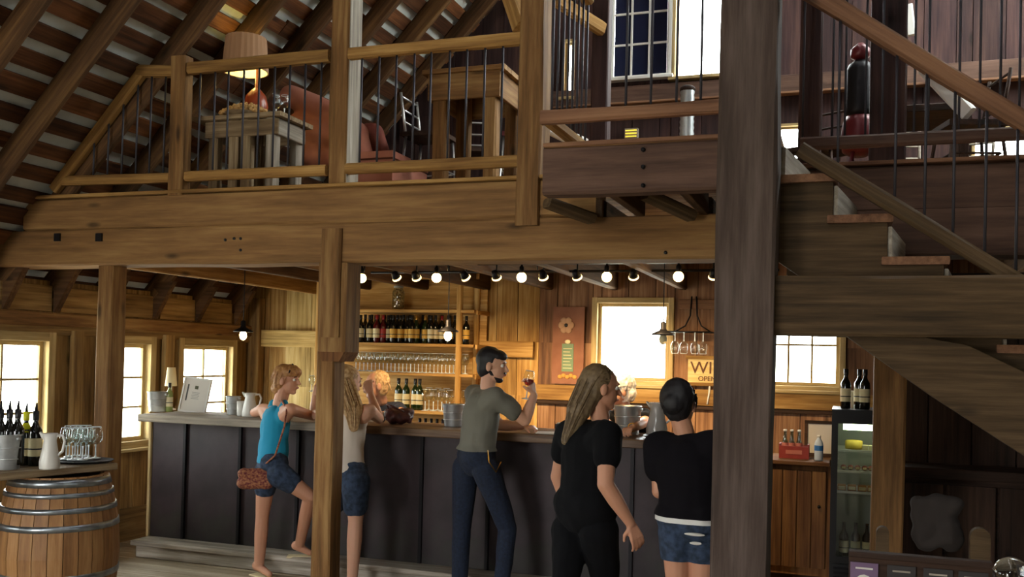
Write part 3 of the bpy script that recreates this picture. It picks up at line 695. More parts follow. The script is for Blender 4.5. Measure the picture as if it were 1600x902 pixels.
def bucket(label, loc, r=.085, h=.17, m=None, cat='bucket', band=True, handle=True):
    root = empty('metal_bucket', loc); tag(root, label, cat)
    g = G(); g.lathe([(.001, 0), (r*.78, 0), (r*.8, .004), (r*.98, h*.97), (r, h), (r*.96, h), (r*.76, .012), (.001, .012)], 20); g.build('body', m or M_galv, root)
    g = G()
    for zz in (h*.98, h*.62, h*.3):
        rr0 = r*(.8+.18*zz/h)+.002; g.lathe_open([(rr0, zz-.004), (rr0+.004, zz), (rr0, zz+.004)], 20)
    g.build('rim_bands', m or M_galv, root)
    if handle:
        for sx_ in (-1, 1): g = G(); g.ell((sx_*(r*.98), 0, h*.88), (.012, .016, .014), nu=8, nv=5); g.build('ear', m or M_galv, root)
    return root
def pitcher(label, loc, r=.058, h=.2, m=None, name='pitcher', rz=0):
    root = empty(name, loc, rz); tag(root, label, 'pitcher'); m = m or M_enamel
    g = G(); g.lathe([(.001, 0), (r*.95, 0), (r, .01), (r*1.02, h*.2), (r*.72, h*.62), (r*.62, h*.8), (r*.78, h), (r*.72, h), (r*.57, h*.8), (r*.66, h*.6), (r*.9, .02), (.001, .015)], 18); g.build('body', m, root)
    g = G(); g.tube([(-r*.62, 0, h*.93), (-r*1.25, 0, h*.95), (-r*1.5, 0, h*.78), (-r*1.3, 0, h*.5), (-r*.8, 0, h*.38)], .008, 8); g.build('handle', m, root)
    g = G(); g.cap((r*.62, 0, h*.9), (r*.98, 0, h*1.0), .018, .008, 8); g.build('spout', m, root)
    return root
ORD = ['first', 'second', 'third', 'fourth', 'fifth', 'sixth', 'seventh', 'eighth', 'ninth', 'tenth', 'eleventh', 'twelfth', 'thirteenth', 'fourteenth', 'fifteenth', 'sixteenth']
def nth(i, txt): return '%s %s' % (ORD[i], txt)
def pxw(px, Y, npx): return (at(px+npx/2, 600, Y=Y)-at(px-npx/2, 600, Y=Y)).length
# on the left part of the bar
bucket('larger galvanised bucket at the left end of the bar', P_(246, 6.62, BT), .085, .165)
bottle('wine_bottle', 'pale wine bottle between the bucket and the framed notice on the bar', P_(264, 6.66, BT), M_boty, M_capk, s=.8)
bucket('small galvanised bucket beside the white pitcher', P_(364, 6.68, BT), .06, .15)
t = empty('enamel_cup', P_(377, 6.58, BT)); tag(t, 'small white enamel cup between bucket and pitcher', 'cup')
g = G(); g.lathe([(.001, 0), (.03, 0), (.036, .01), (.038, .12), (.035, .12), (.033, .012), (.001, .01)], 16); g.build('body', M_enamel, t)
g = G(); g.tube([(.036, 0, .1), (.06, 0, .09), (.06, 0, .05), (.036, 0, .035)], .004, 6); g.build('handle', M_enamel, t)
pitcher('white enamel pitcher with handle on the left part of the bar', P_(390, 6.55, BT), .06, .19, rz=PI+.3)
# framed notice leaning back on the bar
p = P_(300, 6.72, BT); ns = empty('framed_notice', p, rot=(math.radians(-10), .10, .12)); tag(ns, 'white framed notice with small dark emblem leaning on the bar', 'sign')
W2_, H2_ = .235, .285
g = G(); g.box((0, .0, H2_/2), (W2_, .012, H2_)); g.build('board', M_paper, ns)
for a, b, c_, d_ in ((-W2_/2, .0, .014, H2_), (W2_/2, 0, .014, H2_)):
    g = G(); g.box((a, -.006, H2_/2), (c_, .02, H2_+.014)); g.build('frame_side', M_white, ns)
for zz in (0, H2_): g = G(); g.box((0, -.006, zz), (W2_, .02, .014)); g.build('frame_side', M_white, ns)
M_ink = mat('faded_ink', '4a4a48', .8)
M_inko = mat('olive_ink', '4d4f35', .8)
g = G(); g.box((.0, -.0075, H2_*.73), (.03, .002, .028)); g.build('emblem', M_inko, ns)
g = G()
for i in range(5): g.box((0, -.0075, H2_*(.58-.045*i)), (.07-.012*(i % 2), .002, .004))
g.build('text_lines', mat('pale_ink', '8f8f88', .8), ns)
g = G(); g.box((-W2_*.33, -.0075, H2_*.56), (.012, .002, .14)); g.build('side_strip', M_ink, ns)
# small lamp behind the notice
p = P_(266, 6.80, BT+.004); tl = empty('small_table_lamp', p); tag(tl, 'small table lamp with tilted cream shade behind the notice', 'lamp')
zA = at(266, 604, Y=6.8).z-BT; zB = at(266, 575, Y=6.8).z-BT
g = G(); g.lathe([(.045, 0), (.045, .01), (.012, .02), (.01, zA+.02)], 12); g.build('base', M_white, tl)
g = G(); g.lathe_open([(.05, zA), (.034, zB), (.032, zB), (.048, zA)], 18); g.build('lamp_shade', M_label, tl)
# right part of the bar
bucket('galvanised bucket on the bar behind the man in the grey shirt', P_(708, 6.62, BT), .083, .165)
bucket('shiny steel bucket on the bar between the two women in black', P_(980, 6.72, BT), .10, .20, mat('polished_steel', 'c4c4c0', .32, .8))
pitcher('clear white pitcher left of the dark-haired woman on the bar', P_(1026, 6.7, BT), .075, .23, mat('milky_glass', 'bdb8b2', .15, trans=.3), rz=PI)
p = P_(872, 6.4, BT); ph = empty('napkin_holder', p); tag(ph, 'small dark napkin box on the bar beside the paper menu', 'napkin box')
g = G(); g.b2(-.014, .014, -.03, .03, 0, .07); g.build('body', M_iron, ph); g = G(); g.b2(-.006, .006, -.026, .026, .07, .078); g.build('napkin', M_paper, ph)
p = P_(855, 6.42, BT+.002); mn = empty('paper_menu', p, .3); tag(mn, 'white paper menu lying flat on the bar', 'menu'); g = G(); g.b2(-.08, .06, -.1, .1, 0, .003); g.build('sheet', M_white, mn)
p = P_(1042, 6.45, BT); tr = empty('serving_tray', p, .3); tag(tr, 'dark oval serving tray with pale rim on the bar', 'tray')
g = G(); g.lathe([(.001, 0), (.13, 0), (.165, .02), (.16, .022), (.125, .006), (.001, .006)], 24); g.build('dish', M_iron, tr)
# reddish handbag on the bar
def blob(name, prims, m, parent=None, vox=.008, smooth=6, disp=0, dscale=20, dec=None, cuts=None, M=None, dirn=None):
    g = G()
    for q in prims:
        k = q[0]
        if k == 'c': g.cap(*q[1:])
        elif k == 'e': g.ell(*q[1:])
    me = bpy.data.meshes.new(name); me.from_pydata(g.v, [], g.f)
    bm = bmesh.new(); bm.from_mesh(me); bmesh.ops.remove_doubles(bm, verts=bm.verts, dist=1e-4); bmesh.ops.recalc_face_normals(bm, faces=bm.faces); bm.to_mesh(me); bm.free()
    o = bpy.data.objects.new(name, me); COL.objects.link(o)
    r = o.modifiers.new('r', 'REMESH'); r.mode = 'VOXEL'; r.voxel_size = vox; r.use_smooth_shade = True
    if smooth: sm = o.modifiers.new('s', 'SMOOTH'); sm.iterations = smooth; sm.factor = .5
    if dec: dm = o.modifiers.new('d', 'DECIMATE'); dm.ratio = dec
    dg = bpy.context.evaluated_depsgraph_get(); ne = bpy.data.meshes.new_from_object(o.evaluated_get(dg))
    bpy.data.objects.remove(o); ne.name = name
    if disp:
        nv = len(ne.vertices); co = np.empty(nv*3, 'f'); ne.vertices.foreach_get('co', co); co = co.reshape(-1, 3)
        no = np.empty(nv*3, 'f'); ne.vertices.foreach_get('normal', no); no = no.reshape(-1, 3)
        ds = (dscale,)*3 if not isinstance(dscale, tuple) else dscale
        d = np.array([noise.noise(V((c[0]*ds[0], c[1]*ds[1], c[2]*ds[2]))) for c in co]); co += no*d[:, None]*disp
        ne.vertices.foreach_set('co', co.ravel())
    if cuts:
        bm = bmesh.new(); bm.from_mesh(ne)
        for pc, pn in cuts:   # keep the side the normal points away from
            bmesh.ops.bisect_plane(bm, geom=bm.verts[:]+bm.edges[:]+bm.faces[:], dist=1e-5, plane_co=V(pc), plane_no=V(pn), clear_outer=True)
        bm.to_mesh(ne); bm.free()
    ne.materials.clear(); ne.materials.append(m)
    for pl in ne.polygons: pl.use_smooth = True
    return link(name, ne, parent, M=M if M is not None else Matrix.Identity(4))
p = P_(623, 6.55, BT); hb = empty('handbag', p); tag(hb, 'slouchy reddish brown handbag lying on the bar', 'handbag')
M_bag = mat('reddish_bag_leather', '3f1c1c', .55, col2='5a2c28', nscale=25, bump=.2)
blob('bag_body', [('e', (0, 0, .055), (.12, .08, .055)), ('e', (-.05, 0, .08), (.07, .06, .045)), ('e', (.05, .01, .085), (.06, .06, .04))], M_bag, hb, .008, 4, .018, 25, M=Matrix.Translation(p))
g = G(); g.tube([(-.06, -.03, .10), (-.07, -.07, .15), (-.02, -.09, .14), (.03, -.09, .12), (.07, -.06, .1)], .008, 6); g.build('strap', M_bag, hb)
g = G(); g.ell((-.115, -.03, .05), (.02, .015, .04)); g.build('buckle', M_galv, hb)
# ------------------------------------------------------------------ bottle shelves behind the bar
SY = 8.17; sl = at(497, 484, Y=SY).x; sr_ = at(717, 484, Y=SY).x; se = at(741, 484, Y=SY).x
sz = [at(640, q, Y=SY).z for q in (484, 537, 583, 642)]
su = empty('bottle_shelf_unit', ((sl+se)/2, 8.35, 0)); tag(su, 'tall open wooden shelf unit holding bottles and glasses behind the bar', 'shelf')
for z in sz+[.80]:
    plank('shelf_board', (sl, 8.34, z-.012), (se, 8.34, z-.012), .34, .028, M_shelf, su, side=(0, 1, 0))
for xx, yy in ((sr_, SY+.02), (at(745, 484, Y=8.48).x, 8.48), (sl, SY+.02)):
    timber('upright', (xx, yy, 0), (xx, yy, at(717, 428, Y=SY).z), .055, .045, M_shelf, side=(1, 0, 0), parent=su, jit=.002)
plank('top_rail', (sl, SY+.02, at(717, 432, Y=SY).z), (se+.03, SY+.02, at(717, 432, Y=SY).z), .05, .03, M_shelf, su)
for z in sz: plank('side_slat', (se+.02, SY+.02, z-.02), (se+.02, 8.5, z-.02), .04, .02, M_shelf, su)
plank('back_board', (sl, 8.51, 1.72), (se, 8.51, 1.72), 1.6, .015, M_shelf, su, ch=.001)
plank('lower_cupboard', (sl, 8.36, .4), (se, 8.36, .4), .78, .3, M_dark, su)
# top shelf: jar of corks
p = P_(622, 8.3, sz[0]+.003); cj = empty('cork_jar', p); tag(cj, 'glass jar full of corks on top of the bottle shelves', 'jar')
g = G(); g.lathe([(.055, 0), (.06, .01), (.06, .17), (.045, .2), (.045, .215), (.042, .215), (.042, .2), (.056, .168), (.056, .012), (.001, .01)], 18); g.build('jar', M_glass, cj)
g = G(); g.lathe([(.047, .214), (.047, .228), (.01, .236)], 14); g.build('lid', M_galv, cj)
g = G(); M_cork = mat('cork', 'c09a62', .9, col2='a87c44', nscale=40)
for i in range(70):
    a = random.uniform(0, 2*PI); r = .04*math.sqrt(random.random()); c = V((r*math.cos(a), r*math.sin(a), .02+.165*random.random())); d = V((random.uniform(-1, 1), random.uniform(-1, 1), random.uniform(-.6, .6))).normalized()*.018
    g.tube([c-d, c+d], .011, 7)
ck = g.build('corks', M_cork, cj); ck['kind'] = 'stuff'
# first bottle row
spots = [(563, 'k'), (577, 'k'), (586, 'g'), (588, 'r'), (598, 'r2'), (606, 'k'), (614, 'b'), (625, 'b'), (636, 'b'), (643, 'b'), (650, 'b2'), (664, 'b2'), (673, 'k'), (680, 'k'), (690, 'rc'), (702, 'b'), (728, 'b')]
names = {'k': (M_bot, M_capk, M_label), 'g': (M_botg, M_capk, M_label), 'r': (M_botr, M_capr, M_label), 'r2': (M_botr, M_capr, mat('red_label', '9c2a24', .6)), 'b': (M_bot, M_capk, mat('gold_label', 'd8a94a', .7)), 'b2': (M_botg, mat('gold_capsule', 'b88a3c', .4, .6), MATS['gold_label']), 'rc': (M_bot, M_capr, M_label)}
desc = {'k': 'dark wine bottle with cream label on the upper bottle shelf', 'g': 'greenish wine bottle with cream label at the left of the upper bottle shelf', 'r': 'red wine bottle with cream label on the upper bottle shelf', 'r2': 'red wine bottle with red label on the upper bottle shelf', 'b': 'dark wine bottle with gold label on the upper bottle shelf', 'b2': 'green wine bottle with gold label and gold capsule on the shelf', 'rc': 'dark wine bottle with bright red capsule at the right of the shelf'}
cnt = {}
for i, (px, k) in enumerate(spots):
    gl, cp_, lb_ = names[k]; cnt[k] = cnt.get(k, -1)+1; bottle('wine_bottle', nth(cnt[k], 'from left: '+desc[k]) if k in ('k', 'b', 'b2') else desc[k], P_(px, 8.24+(i % 3)*.03, sz[1]+.003), gl, cp_, lb_, s=.88, group='bottles on the upper bottle shelf' if k in ('k', 'b', 'b2') else None)
for i, px in enumerate(range(570, 712, 10)):
    bottle('wine_bottle', nth(i, 'unlabelled bottle from the left, back row of the upper bottle shelf'), P_(px, 8.42, sz[1]+.003), M_bot, M_capk, False, s=.92, group='back row bottles on the upper shelf')
# glasses on the second shelf
proto = None
def glass_row(xs, Y, z, label, group, s=1.0, st=False):
    pr = None
    for i, px in enumerate(xs):
        l = P_(px, Y, z); lab = nth(i, label.replace('clear wine glass', 'wine glass from the left'))
        if pr is None: pr = wineglass(lab, l, group, s, stemless=st)
        else: c = copy_tree(pr); c.location = l; c['label'] = lab
glass_row([556+i*12.2 for i in range(15)], 8.24, sz[2]+.003, 'clear wine glass in the front row of the glass shelf', 'front row glasses on the glass shelf', .92)
glass_row([562+i*12.2 for i in range(14)], 8.38, sz[2]+.003, 'clear wine glass in the back row of the glass shelf', 'back row glasses on the glass shelf', .92)
# third shelf: bottles left, stemless and stemmed glasses right
for i, px in enumerate((622, 634, 648, 655)):
    bottle('wine_bottle', nth(i, 'tall dark bottle from the left on the lower shelf beside the glasses'), P_(px, 8.26, sz[3]+.003), M_botg, M_capk, M_label, s=.98, group='bottles on the lower shelf')
glass_row([664, 677, 690, 702, 727], 8.24, sz[3]+.003, 'clear wine glass in front on the lower shelf', 'front glasses on the lower shelf', 1.0)
glass_row([670, 684, 697, 734], 8.38, sz[3]+.003, 'clear wine glass at the back of the lower shelf', 'back glasses on the lower shelf', 1.05)
for i, px in enumerate(range(655, 704, 9)):
    bottle('wine_bottle', nth(i, 'dark bottle from the left in the shadowed row under the lower shelf'), P_(px, 8.3, .803), M_bot, M_capk, M_label, s=.85, group='bottles under the lower shelf')
# ------------------------------------------------------------------ posters, sign, hanging glasses
p = at(888, 548, Y=YB-.03)
po = empty('painted_board', (p.x, YB-.025, at(888, 600, Y=YB).z)); tag(po, 'tall reddish painted board with pale flower and green notice on the wall', 'sign')
bw = .30; bh = at(888, 480, Y=YB).z-at(888, 600, Y=YB).z
plank('board', (0, 0, 0), (0, 0, bh), bw, .02, mat('faded_red_paint', '9c5a3c', .8, col2='8a4a30', nscale=6, bump=.1), po, side=(1, 0, 0), M=None) if False else None
g = G(); g.b2(-bw/2, bw/2, -.02, .0, 0, bh); g.build('board', mat('faded_red_paint', '8e5f48', .8, col2='7e503a', nscale=6), po)
g = G(); g.b2(-.055, .055, -.026, -.02, bh*.16, bh*.52); g.build('green_notice', mat('faded_green_paint', '6e8468', .8), po)
g = G()
for i in range(7): g.b2(-.042, .042-.01*(i % 3), -.029, -.026, bh*(.20+.042*i), bh*(.20+.042*i)+.006)
g.build('text_lines', mat('cream_paint', 'cdbf98', .8), po)
g = G()
for k in range(6):
    a = k*PI/3; g.ell((-.02+.045*math.cos(a), -.024, bh*.76+.045*math.sin(a)), (.035, .008, .035), nu=8, nv=5)
g.build('flower_petals', mat('pale_petal_paint', 'b08a6c', .8), po)
g = G(); g.ell((-.02, -.03, bh*.76), (.018, .008, .018), nu=8, nv=5); g.build('flower_centre', M_capk, po)
g = G()
for k in range(5): g.ell((-.07+.035*k, -.024, bh*.09+.012*(k % 2)), (.024, .008, .02), nu=8, nv=5)
g.build('fruit_border', mat('orange_paint', 'c08a40', .8), po)
g = G(); g.ell((.0, -.028, bh*.545), (.03, .006, .02), nu=8, nv=5); g.build('white_bow', M_label, po)
def text(s_, size, M, m, parent, name='lettering', align='LEFT'):
    c = bpy.data.curves.new(name, 'FONT'); c.body = s_; c.size = size; c.extrude = .003; c.align_x = align; c.materials.append(m)
    o = bpy.data.objects.new(name, c); COL.objects.link(o); me = bpy.data.meshes.new_from_object(o.evaluated_get(bpy.context.evaluated_depsgraph_get())); bpy.data.objects.remove(o)
    return link(name, me, parent, M=M)
p = at(1075, 600, Y=YB-.03); sg = empty('wine_sign', (p.x, YB-.03, p.z)); tag(sg, 'pale wooden sign reading WINE and OPEN right of the window', 'sign')
g = G(); g.b2(0, .46, -.02, .01, 0, .23); g.build('board', M_pale, sg)
for z in (.0, .235): plank('edge_trim', (p.x-.02, YB-.05, p.z+z), (p.x+.48, YB-.05, p.z+z), .03, .02, M_rail, sg)
RX = Matrix.Rotation(PI/2, 4, 'X')
text('WINE', .15, Matrix.Translation((p.x+.02, YB-.054, p.z+.095))@RX, mat('brown_letter_paint', '5e3a26', .8), sg)
text('OPEN', .06, Matrix.Translation((p.x+.09, YB-.054, p.z+.03))@RX, MATS['brown_letter_paint'], sg)
gr = empty('glass_rack', (at(1075, 517, Y=8.3).x, 8.35, at(1075, 517, Y=8.3).z)); tag(gr, 'wrought iron hanging rack for stem glasses right of the window', 'rack')
zz = at(1075, 519, Y=8.3).z
g = G(); xa_, xb_ = at(1045, 519, Y=8.3).x, at(1112, 519, Y=8.3).x
for yy in (8.22, 8.30, 8.38, 8.46): g.tube([(xa_, yy, zz), (xb_, yy, zz)], .006, 6)
g.tube([(xa_, 8.22, zz), (xa_, 8.5, zz)], .006, 6); g.tube([(xb_, 8.22, zz), (xb_, 8.5, zz)], .006, 6)
g.build('bars', M_iron, gr, M=Matrix.Identity(4))
g = G(); xm = (xa_+xb_)/2
for sx_ in (-1, 1): g.tube([(xm+sx_*.02, 8.49, zz+.32), (xm+sx_*.03, 8.49, zz+.15), (xm+sx_*.07, 8.48, zz+.06), (xm+sx_*.15, 8.46, zz+.01)], .007, 6)
g.build('scroll_bracket', M_iron, gr, M=Matrix.Identity(4))
for i, px in enumerate((1055, 1069, 1086, 1099)):
    wineglass(nth(i, 'upside-down wine glass from the left on the iron rack'), V((at(px, 519, Y=8.3).x, 8.3, zz+.004)), 'glasses hanging from the rack', .95, rot=(PI, 0, 0))
# white curved wall hose right of the sign
g = G(); g.tube([at(1109, 602, Y=8.50), at(1108, 615, Y=8.49), at(1105, 632, Y=8.49)], .008, 6); hs_ = g.build('white_hose', M_white); tag(hs_, 'short white hose hanging beside the big near post', 'hose')
# ------------------------------------------------------------------ track lights and pendants
TY = 6.62; tz = at(840, 412, Y=TY).z
tk = empty('light_track', (at(838, 412, Y=TY).x, TY, tz)); tag(tk, 'long black lighting track under the loft joists', 'light track')
t0, t1 = at(552, 412, Y=TY).x, -.45
g = G(); g.b2(t0, t1, TY-.012, TY+.012, tz-.008, tz+.012); g.build('track', M_iron, tk, M=Matrix.Identity(4))
g = G(); g.tube([(t0, TY+.3, tz-.03), (t1, TY+.3, tz-.03)], .01, 6); g.build('conduit', M_iron, tk, M=Matrix.Identity(4))
g = G()
for x in np.arange(t0+.1, t1, .7): g.tube([(x, TY, tz), (x, TY, 2.29+.0)], .006, 6)
g.build('hangers', M_iron, tk, M=Matrix.Identity(4))
def lamp_light(kind, loc, power, col, r=.03, parent=None, rot=None, size=None, blend=.6):
    l = bpy.data.lights.new('lamp_light', kind); l.energy = power; l.color = col
    l.shadow_soft_size = r
    if kind == 'SPOT': l.spot_size = size; l.spot_blend = blend
    o = bpy.data.objects.new('lamp_light', l); COL.objects.link(o); o.parent = parent; o.location = loc
    if rot: o.rotation_euler = rot
    return o
WARM = (1, .70, .36)
for i, px in enumerate((565, 682, 815, 948, 1060)):
    p = P_(px, TY, tz-.10, 436); r = empty('globe_bulb_lamp', p); tag(r, ['lit globe bulb at the left end of the light track', 'lit globe bulb above the bottle shelves', 'lit globe bulb above the man in the grey shirt', 'lit globe bulb in front of the bright back window', 'lit globe bulb at the right end of the light track'][i], 'lamp', 'track globe bulbs')
    g = G(); g.ell((0, 0, 0), .036, nu=14, nv=10); g.build('bulb', M_bulb, r)
    g = G(); g.lathe([(.016, .026), (.018, .04), (.018, .075), (.008, .085), (.008, .10)], 10); g.build('socket', M_iron, r)
for i, px in enumerate((620, 651, 728, 776, 849, 902, 990, 1115)):
    p = P_(px, TY, tz-.10, 436); r = empty('spot_lamp', p); tag(r, ['spotlight in front of the cork jar', 'spotlight left of the bulb over the shelves', 'spotlight above the shelf upright', 'spotlight left of the bulb over the grey-shirted man', 'spotlight right of the bulb over the grey-shirted man', 'spotlight over the painted wall board', 'spotlight above the bright back window', 'spotlight beside the big near post'][i], 'lamp', 'track spotlights')
    d = V((random.uniform(-.3, .3), .75, -.75)).normalized(); q = d.to_track_quat('-Z', 'Y'); R = q.to_matrix()
    g = G(); g.lathe([(.001, .06), (.02, .058), (.03, .03), (.034, -.01), (.030, -.012), (.026, .02)], 14, R=R); g.build('shade', M_iron, r)
    g = G(); g.lathe([(.027, -.004), (.001, -.004)], 14, R=R); g.build('spot_face', M_spot, r)
    g = G(); g.lathe_open([(.031, -.012), (.0365, -.006), (.034, .006)], 14); g2 = G(); g2._add([R@V(v) for v in g.v], [tuple(f_) for f_ in g.f], True); g2.build('glowing_rim', M_spot, r)  # emissive ring added so the edge of the shade looks lit
    g = G(); g.tube([(0, 0, .03), (0, 0, .10)], .006, 6); g.build('stem', M_iron, r)
    lamp_light('SPOT', d*.05, 62, WARM, .03, r, q.to_euler(), math.radians(85))
def pendant(label, p, ztop, lit=True):
    r = empty('pendant_lamp', p); tag(r, label, 'pendant lamp')
    g = G(); g.tube([(0, 0, .07), (0, 0, ztop-p.z)], .004, 6); g.build('cord', M_iron, r)
    g = G(); g.lathe([(.085, .0), (.08, .012), (.03, .035), (.02, .05), (.02, .09), (.012, .1)], 18); g.build('lamp_shade', M_iron, r)
    g = G(); g.ell((0, 0, -.03), (.03, .03, .04)); g.build('bulb', M_bulb2 if lit else M_label, r)
pendant('lit pendant lamp near the corner above the white pitcher', P_(380, 7.0, at(380, 519, Y=7).z), 2.665)
pendant('lit pendant lamp hanging in front of the bottle shelves', P_(700, 7.0, at(700, 519, Y=7).z), 2.665)
pendant('dark pendant lamp hanging against the bright back window', P_(1036, 7.0, at(1036, 524, Y=7).z), 2.665, False)
# ------------------------------------------------------------------ barrel table at the left
bc = at(92, 820, Y=4.53); bcx, bcy = bc.x, bc.y
br = empty('wine_barrel', (bcx, bcy, 0)); tag(br, 'oak wine barrel with steel hoops under the left table', 'barrel')
def brr(z): t = (z-.45)/.45; return .34-.075*t*t
NS = 26
for k in range(NS):
    a0 = 2*PI*k/NS+.006; a1 = 2*PI*(k+1)/NS-.006; vs = []; fs = []; am = (a0+a1)/2
    zs = [0, .12, .28, .45, .62, .78, .9]
    for z in zs:
        for a in (a0, a1):
            r = brr(z); vs.append(V((r*math.cos(a), r*math.sin(a), z)))
            vs.append(V(((r-.02)*math.cos(a), (r-.02)*math.sin(a), z)))
    for i in range(6):
        o = i*4; fs += [(o, o+2, o+6, o+4), (o+1, o+5, o+7, o+3), (o, o+4, o+5, o+1), (o+2, o+3, o+7, o+6)]
    fs += [(0, 1, 3, 2), (24, 26, 27, 25)]
    g = G(); g._add(vs, fs); g.build('stave', M_stave, br)
g = G(); g.lathe([(.001, .86), (.262, .86), (.262, .875), (.001, .875)], 26); g.build('barrel_head', M_stave, br)
g = G(); g.lathe([(.001, .03), (.262, .03), (.262, .04), (.001, .04)], 26); g.build('barrel_head', M_stave, br)
for z, wz in ((.868, .045), (.80, .026), (.715, .03), (.617, .036), (.333, .036), (.235, .03), (.15, .026), (.035, .045)):
    g = G(); a, b = z-wz/2, z+wz/2; g.lathe_open([(brr(a)-.003, a), (brr(a)+.004, a), (brr(b)+.004, b), (brr(b)-.003, b)], 40); g.build('hoop', M_hoop, br)
TT = .945
q0 = at(0, 741, Z=TT); q1 = at(180, 724.5, Z=TT)
ed = (q1-q0); ed.z = 0; ed.normalize(); pn = V((-ed.y, ed.x, 0))
tb = empty('plank_table', (bcx, bcy, TT)); tag(tb, 'plank tabletop laid on the wine barrel at the left', 'table')
for k in range(3):
    a = q1-ed*1.9+pn*(.09+k*.18); b = q1+ed*(.02 if k != 1 else .0)+pn*(.09+k*.18)
    plank('table_board', V((a.x, a.y, TT-.02)), V((b.x, b.y, TT-.02)), .175, .04, M_table, tb, side=pn, jit=.003, seg=8)
fc = q1-ed*1.6+pn*.27
o = timber('trestle_leg', (fc.x, fc.y, 0), (fc.x, fc.y, TT-.045), .09, .09, M_table, side=(1, 0, 0), parent=tb)
def tat(px, py, dz=0): p = at(px, py, Z=TT); return V((p.x, p.y, TT+dz))
bk = bucket('grey galvanised bucket holding bottles on the barrel table', tat(10, 733), .085, .20)
base = tat(10, 733)
for i, (px, lab) in enumerate(((0, 'leftmost dark bottle standing in the galvanised table bucket'), (14, 'dark bottle with pourer in the middle of the table bucket'), (27, 'dark bottle with pourer at the right of the table bucket'))):
    pp = at(px, 690, Y=base.y+.03*(i-1)); bottle('wine_bottle', lab, V((pp.x, pp.y, TT+.025)), M_bot, M_capk, False, s=1.05, pour=True)
bb_ = bottle('wine_bottle', 'wine bottle with bright yellow neck on the barrel table', tat(39, 727), M_bot, M_boty2, M_label, s=1.05, pour=True)
g = G(); g.lathe([(.0389, .195), (.036, .207), (.022, .236), (.016, .25)], 12); g.build('yellow_sleeve', M_boty2, bb_)
bottle('wine_bottle', 'dark wine bottle with cream label beside the white carafe', tat(54, 728), M_bot, M_capk, M_label, s=1.07, pour=True)
pitcher('white carafe pitcher on the barrel table before the glasses', tat(77, 733), .055, .205, rz=PI+.4)
rows = [(103, 721), (113, 722), (121, 720), (129, 722), (138, 720), (108, 717), (117, 716), (126, 716), (134, 716), (149, 719)]
pr = None
for i, (px, py) in enumerate(rows):
    l = tat(px, py, .012)
    row_ = 'front' if i < 5 else 'back'; lab = nth(i if i < 5 else i-5, 'empty wine glass from the left in the %s row on the barrel table' % row_)
    if pr is None: pr = wineglass(lab, l, 'wine glasses clustered on the barrel table', .98)
    elif i < 9: c = copy_tree(pr); c.location = l; c['label'] = lab
    else: wineglass('single empty wine glass at the right end of the barrel table', l, None, .98)
p = tat(132, 722, 0); ty = empty('round_tray', (p.x, p.y, TT)); tag(ty, 'dark round tray under the glasses on the barrel table', 'tray')
g = G(); g.lathe([(.001, 0), (.15, 0), (.17, .012), (.165, .014), (.15, .006), (.001, .006)], 28); g.build('dish', M_iron, ty)
# ------------------------------------------------------------------ right of the big post: cabinet, fridge
CYF = 7.5
cl, cr_ = at(1195, 713, Y=CYF).x, at(1299, 713, Y=CYF).x
cab = empty('wooden_cabinet', ((cl+cr_)/2, 7.8, 0)); tag(cab, 'low wooden cabinet with plank door left of the drinks fridge', 'cabinet')
g = G(); g.b2(cl, cr_, CYF+.02, CYF+.55, .08, .90); g.build('carcass', M_cab, cab, M=Matrix.Identity(4))
g = G(); g.b2(cl+.03, cr_-.03, CYF+.06, CYF+.5, 0, .08); g.build('plinth', M_dark, cab, M=Matrix.Identity(4))
wv = (cr_-cl-.06)/4
dr = empty('door', (0, 0, 0)); dr.parent = cab; dr.matrix_basis = wm(cab).inverted()@Matrix.Identity(4)
for k in range(4): plank('door_board', (cl+.03+wv*(k+.5), CYF+.01, .14), (cl+.03+wv*(k+.5), CYF+.01, .86), wv-.004, .02, M_cabx, dr, side=(1, 0, 0))
g = G(); g.ell((cr_-.08, CYF-.01, .6), .013, nu=8, nv=6); g.build('knob', M_iron, dr, M=Matrix.Identity(4))
plank('cabinet_top', (cl-.02, CYF+.27, .915), (cr_-.012, CYF+.27, .915), .60, .03, M_cabx, cab, side=(0, 1, 0))
CT = .932
p = P_(1241, 7.72, CT); cr = empty('soda_crate', p); tag(cr, 'red wooden crate holding pale bottles on the cabinet', 'crate')
M_red = mat('red_crate_paint', '7c2420', .6, col2='8c302a', nscale=10)
wc = .11
for nm, a in (('side_panel', (-wc, wc, -.08, -.07, 0, .095)), ('side_panel', (-wc, wc, .07, .08, 0, .095)), ('end_panel', (-wc, -wc+.01, -.07, .07, 0, .11)), ('end_panel', (wc-.01, wc, -.07, .07, 0, .11)), ('bottom', (-wc+.01, wc-.01, -.07, .07, 0, .01))):
    g = G(); g.b2(*a); g.build(nm, M_red, cr)
g = G(); g.b2(-.06, .06, -.083, -.08, .035, .065); g.build('faded_lettering', mat('faded_pink_print', 'b06a60', .8), cr)
M_clearb = glassy('soda_glass', 'b9ccc6', .18)
for i, dx in enumerate((-.07, -.02, .035)):
    r = empty('soda_bottle', p+V((dx, -.02, .012))); tag(r, nth(i, 'clear soda bottle from the left in the red crate'), 'bottle', 'soda bottles in the red crate')
    g = G(); g.lathe([(.02, 0), (.024, .01), (.024, .10), (.014, .14), (.011, .185), (.013, .19), (.013, .2)], 12); g.build('body', M_clearb, r)
    g = G(); g.lathe([(.014, .19), (.014, .203), (.01, .206)], 10); g.build('cap', M_white, r)
    g = G(); g.lathe_open([(.0245, .075), (.0245, .105)], 12); g.build('label', MATS['faded_pink_print'], r)
p = P_(1279, 7.60, CT); wb = empty('water_bottle', p); tag(wb, 'plastic water bottle with blue label beside the red crate', 'bottle')
